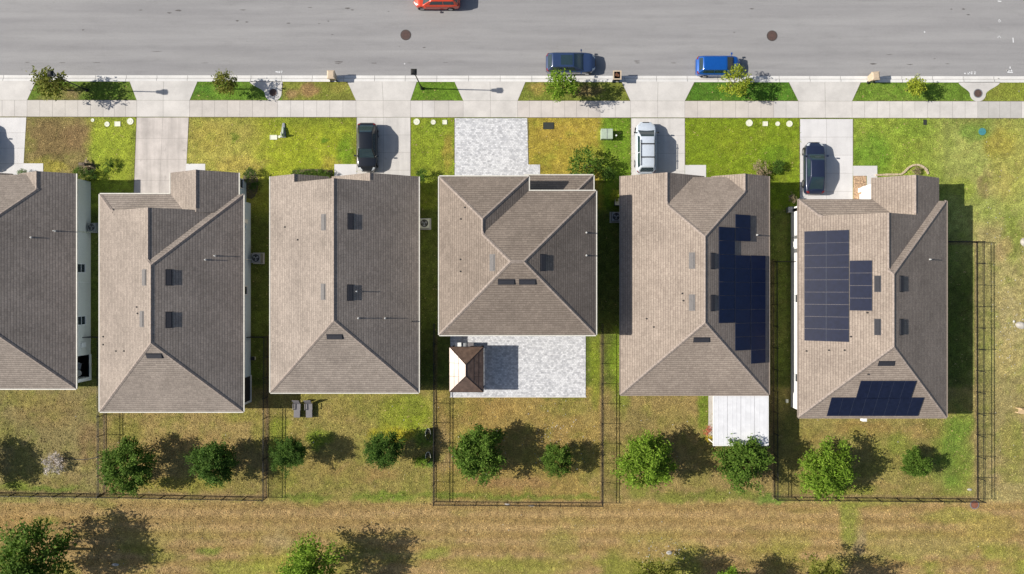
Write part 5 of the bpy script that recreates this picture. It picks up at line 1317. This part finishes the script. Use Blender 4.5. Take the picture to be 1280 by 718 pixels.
def pbox(name, label, cat, g, sx, sy, h, mat, lidmat, z=.04):
    t = thing(name, label, cat, W(*g, z)); m = MB(); m.box(-sx/2, sx/2, -sy/2, sy/2, .04, h); m.build('body', M[mat], t, bevel=.03)
    for a in (-1, 1):
        for b in (-1, 1):
            q = MB(); q.box(a*(sx/2-.06)-.03, a*(sx/2-.06)+.03, b*(sy/2-.06)-.03, b*(sy/2-.06)+.03, 0, .04); q.build('foot', M['trim'], t)
    m = MB(); m.box(-sx/2-.015, sx/2+.015, -sy/2-.015, sy/2+.015, h+.002, h+.06); m.build('lid', M[lidmat], t, bevel=.02)
pbox('cooler', 'white cool box on the patio just above the gazebo', 'cool box', (573.4, 430.8), .58, .44, .6, 'white', 'white')
pbox('grill', 'grey covered grill on the patio between cool box and gazebo post', 'grill', (589.4, 430.8), .52, .42, .85, 'grey_metal', 'bin_grey')
pbox('storage_box', 'slim pale box between the white cool box and the grey grill', 'box', (582, 430.8), .22, .36, .55, 'white', 'grey_metal')
# white patio cover
x0, x1, y0, y1 = 882.4, 947.4, 488.5, 549.3; z = 2.72
o0 = W(x0, y1); wx, wy = (x1-x0)/S, (y1-y0)/S
t = thing('patio_cover', 'white flat metal patio cover behind the house with east solar panels', 'patio cover', o0)
n = 4
for k in range(n):
    m = MB(); m.box(wx*k/n+.018, wx*(k+1)/n-.018, .06, wy, z, z+.06); pn = m.build('roof_panel', M['white_metal'], t)
    m = MB()
    for q in (.33, .66): m.box(wx*(k+q)/n-.012, wx*(k+q)/n+.012, .06, wy, z+.061, z+.07)
    m.build('panel_rib', M['white_metal'], pn)
m = MB()
for k in range(1, n): m.box(wx*k/n-.011, wx*k/n+.011, .06, wy, z+.0, z+.03)
m.build('panel_joint', M['grey_metal'], t)
m = MB(); m.box(-.05, wx+.05, -.02, .05, z-.12, z+.07); m.box(-.05, -.005, .055, wy, z-.12, z+.07); m.box(wx+.005, wx+.05, .055, wy, z-.12, z+.07); m.build('fascia', M['white'], t)
for px in (.12, wx/2, wx-.12):
    m = MB(); m.box(px-.05, px+.05, .10, .2, 0, z-.005); m.build('post', M['white'], t)
sb = MB(); sb.poly([W(x, y, .018) for x, y in ((885.5, 546), (946, 546), (946, 482), (885.5, 482))]); struct(slabcol(sb.build('patio_slab', M['concrete']), [(.98, .97, .95)]))
# loungers
def lounger(label, g, rz):
    t = thing('sun_lounger', label, 'lounger', W(*g), rz, 'grey loungers behind the gable fronted house')
    m = MB(); m.box(-.3, .3, -.85, .45, .3, .37); m.box(-.3, .3, -.85, -.80, .2, .3); m.build('seat', M['bin_grey'], t, bevel=.015)
    m = MB(); m.add([(-.3, .45, .37), (.3, .45, .37), (.34, .82, .98), (-.34, .82, .98), (-.3, .53, .35), (.3, .53, .35), (.34, .89, .95), (-.34, .89, .95)], [(0,3,2,1),(4,5,6,7),(0,1,5,4),(1,2,6,5),(2,3,7,6),(3,0,4,7)]); m.build('backrest', M['bin_grey'], t, bevel=.015)
    for a in (-1, 1):
        for b in (-.7, .4):
            q = MB(); q.box(a*.26-.03, a*.26+.03, b-.03, b+.03, 0, .31); q.build('leg', M['bin_grey'], t)
        q = MB(); q.box(a*.34-.035, a*.34+.035, -.1, .5, .52, .56); q.box(a*.34-.03, a*.34+.03, -.1, -.04, .3, .52); q.build('armrest', M['bin_grey'], t)
lounger('grey lounger behind the gable fronted house, left of a pair, half at the shade edge', (372.8, 510.3), R(-2)); lounger('grey lounger behind the gable fronted house, right of a pair, with a pale spot', (387.6, 510.3), R(1))
# planters by the fence
def planter(label, g, k):
    t = thing('planter', label, 'planter', W(*g), 0, 'black planters along the fence')
    m = MB(); n = 20; hx, hy = .26, .58
    vs = []
    for z, f in ((0, .8), (.55, 1.), (.55, .86), (.42, .85)):
        vs += [(hx*f*math.cos(2*math.pi*i/n), hy*f*math.sin(2*math.pi*i/n), z) for i in range(n)]
    m.add(vs, [(r*n+i, r*n+(i+1) % n, (r+1)*n+(i+1) % n, (r+1)*n+i) for r in range(3) for i in range(n)]); m.build('pot', M['trim'], t)
    m = MB(); m.add([(hx*.84*math.cos(2*math.pi*i/n), hy*.84*math.sin(2*math.pi*i/n), .43) for i in range(n)], [tuple(range(n))]); m.build('soil', M['soil'], t)
    m = MB()
    for i in range(n//2+1):
        a = 2*math.pi*i/n; b = 2*math.pi*(i+1)/n
        m.tube((hx*.95*math.cos(a), hy*.95*math.sin(a), .565), (hx*.95*math.cos(b), hy*.95*math.sin(b), .565), .025, n=5)
    m.build('rim', M['lid_white'], t)
    c = bpy.data.objects.new('plant_leaves', SHR[k]); COL.objects.link(c); c.parent = t; c.location = (0, -.2, .45); c.scale = (.2, .34, .28); c.material_slots[0].link = 'OBJECT'; c.material_slots[0].material = M['leaf_olive']
planter('black oval planter by the fence, upper of two', (536, 541.5), 0); planter('black oval planter by the fence, lower of two beside bright weeds', (536, 570.5), 1)
# porch chair in the leftmost house's porch corner
t = thing('porch_chair', 'grey cushioned chair inside the shaded porch corner of the leftmost house', 'chair', W(101, 457, .06), R(80))
m = MB(); m.box(-.3, .3, -.3, .3, .36, .46); m.build('cushion', M['cushion'], t, bevel=.03)
m = MB(); m.box(-.3, .3, .24, .34, .46, .95); m.build('backrest', M['cushion'], t, bevel=.03)
for a in (-1, 1):
    for b in (-1, 1):
        q = MB(); q.tube((a*.27, b*.27, 0), (a*.27, b*.27, .37), .02, n=6); q.build('leg', M['black'], t)
    q = MB(); q.box(a*.33-.03, a*.33+.03, -.28, .28, .58, .62); q.build('armrest', M['white'], t)
t = thing('porch_table', 'small white table beside the chair in the shaded porch corner', 'table', W(102, 466, .06))
m = MB(); m.disc((0, 0), .3, .5); m.ring((0, 0), .28, .31, .46, .505); m.build('tabletop', M['white'], t)
m = MB(); m.tube((0, 0, 0), (0, 0, .48), .04, n=8); m.tube((0, 0, 0), (0, 0, .04), .2, .18, 12); m.build('leg', M['black'], t)
# stone edging
m = MB(); P = [(1094, 219.4), (1106, 218.7), (1118, 218.6), (1126, 218.3), (1131, 214.5), (1135, 210), (1140, 207.2), (1145, 206.4), (1150, 207.2), (1155, 210), (1158.5, 214), (1160, 218)]
r = random.Random(8)
for a, b in zip(P, P[1:]):
    A_, B_ = W(*a), W(*b); ln = (B_-A_).length; k = max(1, round(ln/.3)); d = (B_-A_)/ln; nn = Vector((-d.y, d.x, 0))
    for i in range(k):
        p = A_+d*ln*(i+.05)/k; q = A_+d*ln*(i+.95)/k; w = nn*r.uniform(.08, .11); hh = r.uniform(.1, .15)
        m.prism([(p-w)[:2], (q-w)[:2], (q+w)[:2], (p+w)[:2]], -.02, hh)
tag(m.build('stone_edging', M['stone']), 'tan stone border curving round a dry bed at the rightmost house front', 'stone border')
# right edge things
def rock(label, g, s, seed):
    b = bmesh.new(); bmesh.ops.create_icosphere(b, subdivisions=3, radius=1); rr = random.Random(seed)
    ph = [(Vector((rr.uniform(-1, 1), rr.uniform(-1, 1), rr.uniform(-1, 1))).normalized(), rr.uniform(.1, .35)) for _ in range(9)]
    for v in b.verts:
        k = 1-sum(a*max(0, v.co.dot(d)-.5) for d, a in ph); v.co = Vector((v.co.x*s[0]*k, v.co.y*s[1]*k, max(-.05, v.co.z*s[2]*k)))
    me = bpy.data.meshes.new('boulder'); b.to_mesh(me); b.free(); me.materials.append(M['rock'])
    o = bpy.data.objects.new('boulder', me); COL.objects.link(o); o.location = W(*g); tag(o, label, 'boulder')
rock('large pale boulder at the right photo edge above the wooden bench', (1276, 406.5), (.55, .42, .35), 2)
rock('pale boulder at the right photo edge outside the fence corner', (1280, 303), (.4, .5, .35), 5)
rock('small pale stone on the grass left of the large pale boulder', (1267.5, 402), (.16, .14, .1), 6)
rock('flat white stone in the tree shadow at the bottom left', (144, 706), (.38, .16, .08), 7)
rock('white stone in the dry field above the olive field tree', (836, 691), (.34, .22, .1), 8)
rock('white stone at the foot of the rear fence of the two-storey house', (634, 630.5), (.3, .1, .1), 9)
rock('white stone right of another at the foot of the rear fence', (665, 632.4), (.36, .1, .1), 10)
rock('pale broken stone on the green grass near the right fence corner', (1212, 612), (.25, .14, .1), 11)
t = thing('wooden_bench', 'light wood slatted bench at the right photo edge', 'bench', W(1276, 513.5), R(-8))
m = MB()
for k in range(4): m.box(-.55, .45, .12-k*.11-.045, .12-k*.11+.045, .42, .45)
m.build('seat', M['wood'], t)
m = MB()
for k in range(2): m.box(-.62, .5, .26, .29, .5+k*.16, .6+k*.16)
m.build('backrest', M['wood'], t)
for a in (-.5, .4):
    for b in (-.2, .2):
        q = MB(); q.box(a-.04, a+.04, b-.04, b+.04, 0, .42 if b < 0 else .8); q.build('leg', M['wood'], t)
# loose pale litter of stones and seed heads in the dry grass
m = MB(); r = random.Random(77)
for k in range(420):
    cl = r.choice([(640, 560, 700, 70), (660, 660, 640, 50), (1262, 420, 18, 90), (1250, 300, 30, 200), (830, 690, 40, 16), (700, 545, 40, 40), (595, 560, 40, 40)])
    x = r.gauss(cl[0], cl[2]*.5); y = r.gauss(cl[1], cl[3]*.5)
    if y < 500 and x < 1230 or y > 730: continue
    p = W(x, y); s = r.uniform(.025, .075); a = r.uniform(0, 6.3)
    m.add([p+Vector((s*math.cos(a+i*1.57)*r.uniform(.6, 1.2), s*math.sin(a+i*1.57), 0)) for i in range(4)]+[p+Vector((0, 0, s*.6))], [(0, 1, 4), (1, 2, 4), (2, 3, 4), (3, 0, 4)])
tag(m.build('gravel', M['rock']), 'scattered pale stones lying in the dry grass', 'stones', kind='stuff')

# ------------------------------------------------------------------ light, sky, camera
elev = math.atan(1/1.41); sd = Vector((-math.cos(elev), .02, math.sin(elev))).normalized()
sun = bpy.data.objects.new('sun', bpy.data.lights.new('sun', 'SUN')); COL.objects.link(sun)
sun.data.energy = 4.6; sun.data.angle = R(.53); sun.data.color = (1., .95, .87); sun.rotation_euler = (-sd).to_track_quat('-Z', 'Y').to_euler()
w = bpy.data.worlds.new('World'); scene.world = w; w.use_nodes = True
bg = w.node_tree.nodes['Background']; sk = w.node_tree.nodes.new('ShaderNodeTexSky'); sk.sky_type = 'NISHITA'; sk.sun_disc = False
sk.sun_elevation = elev; sk.sun_rotation = R(270); sk.air_density = 1.; sk.dust_density = 1.5
w.node_tree.links.new(sk.outputs[0], bg.inputs[0]); bg.inputs[1].default_value = .072
cam = bpy.data.objects.new('camera', bpy.data.cameras.new('camera')); COL.objects.link(cam)
cam.location = ((NX-640)/S, 0, H); cam.rotation_euler = (0, 0, 0)
cam.data.sensor_width = 36; cam.data.lens = 36*H/(1280/S); cam.data.shift_x = -((NX-640)/S)/(1280/S); cam.data.clip_end = 3000
scene.camera = cam
vs = scene.view_settings; vs.view_transform = 'Standard'; vs.look = 'None'; vs.exposure = .53; vs.gamma = 1
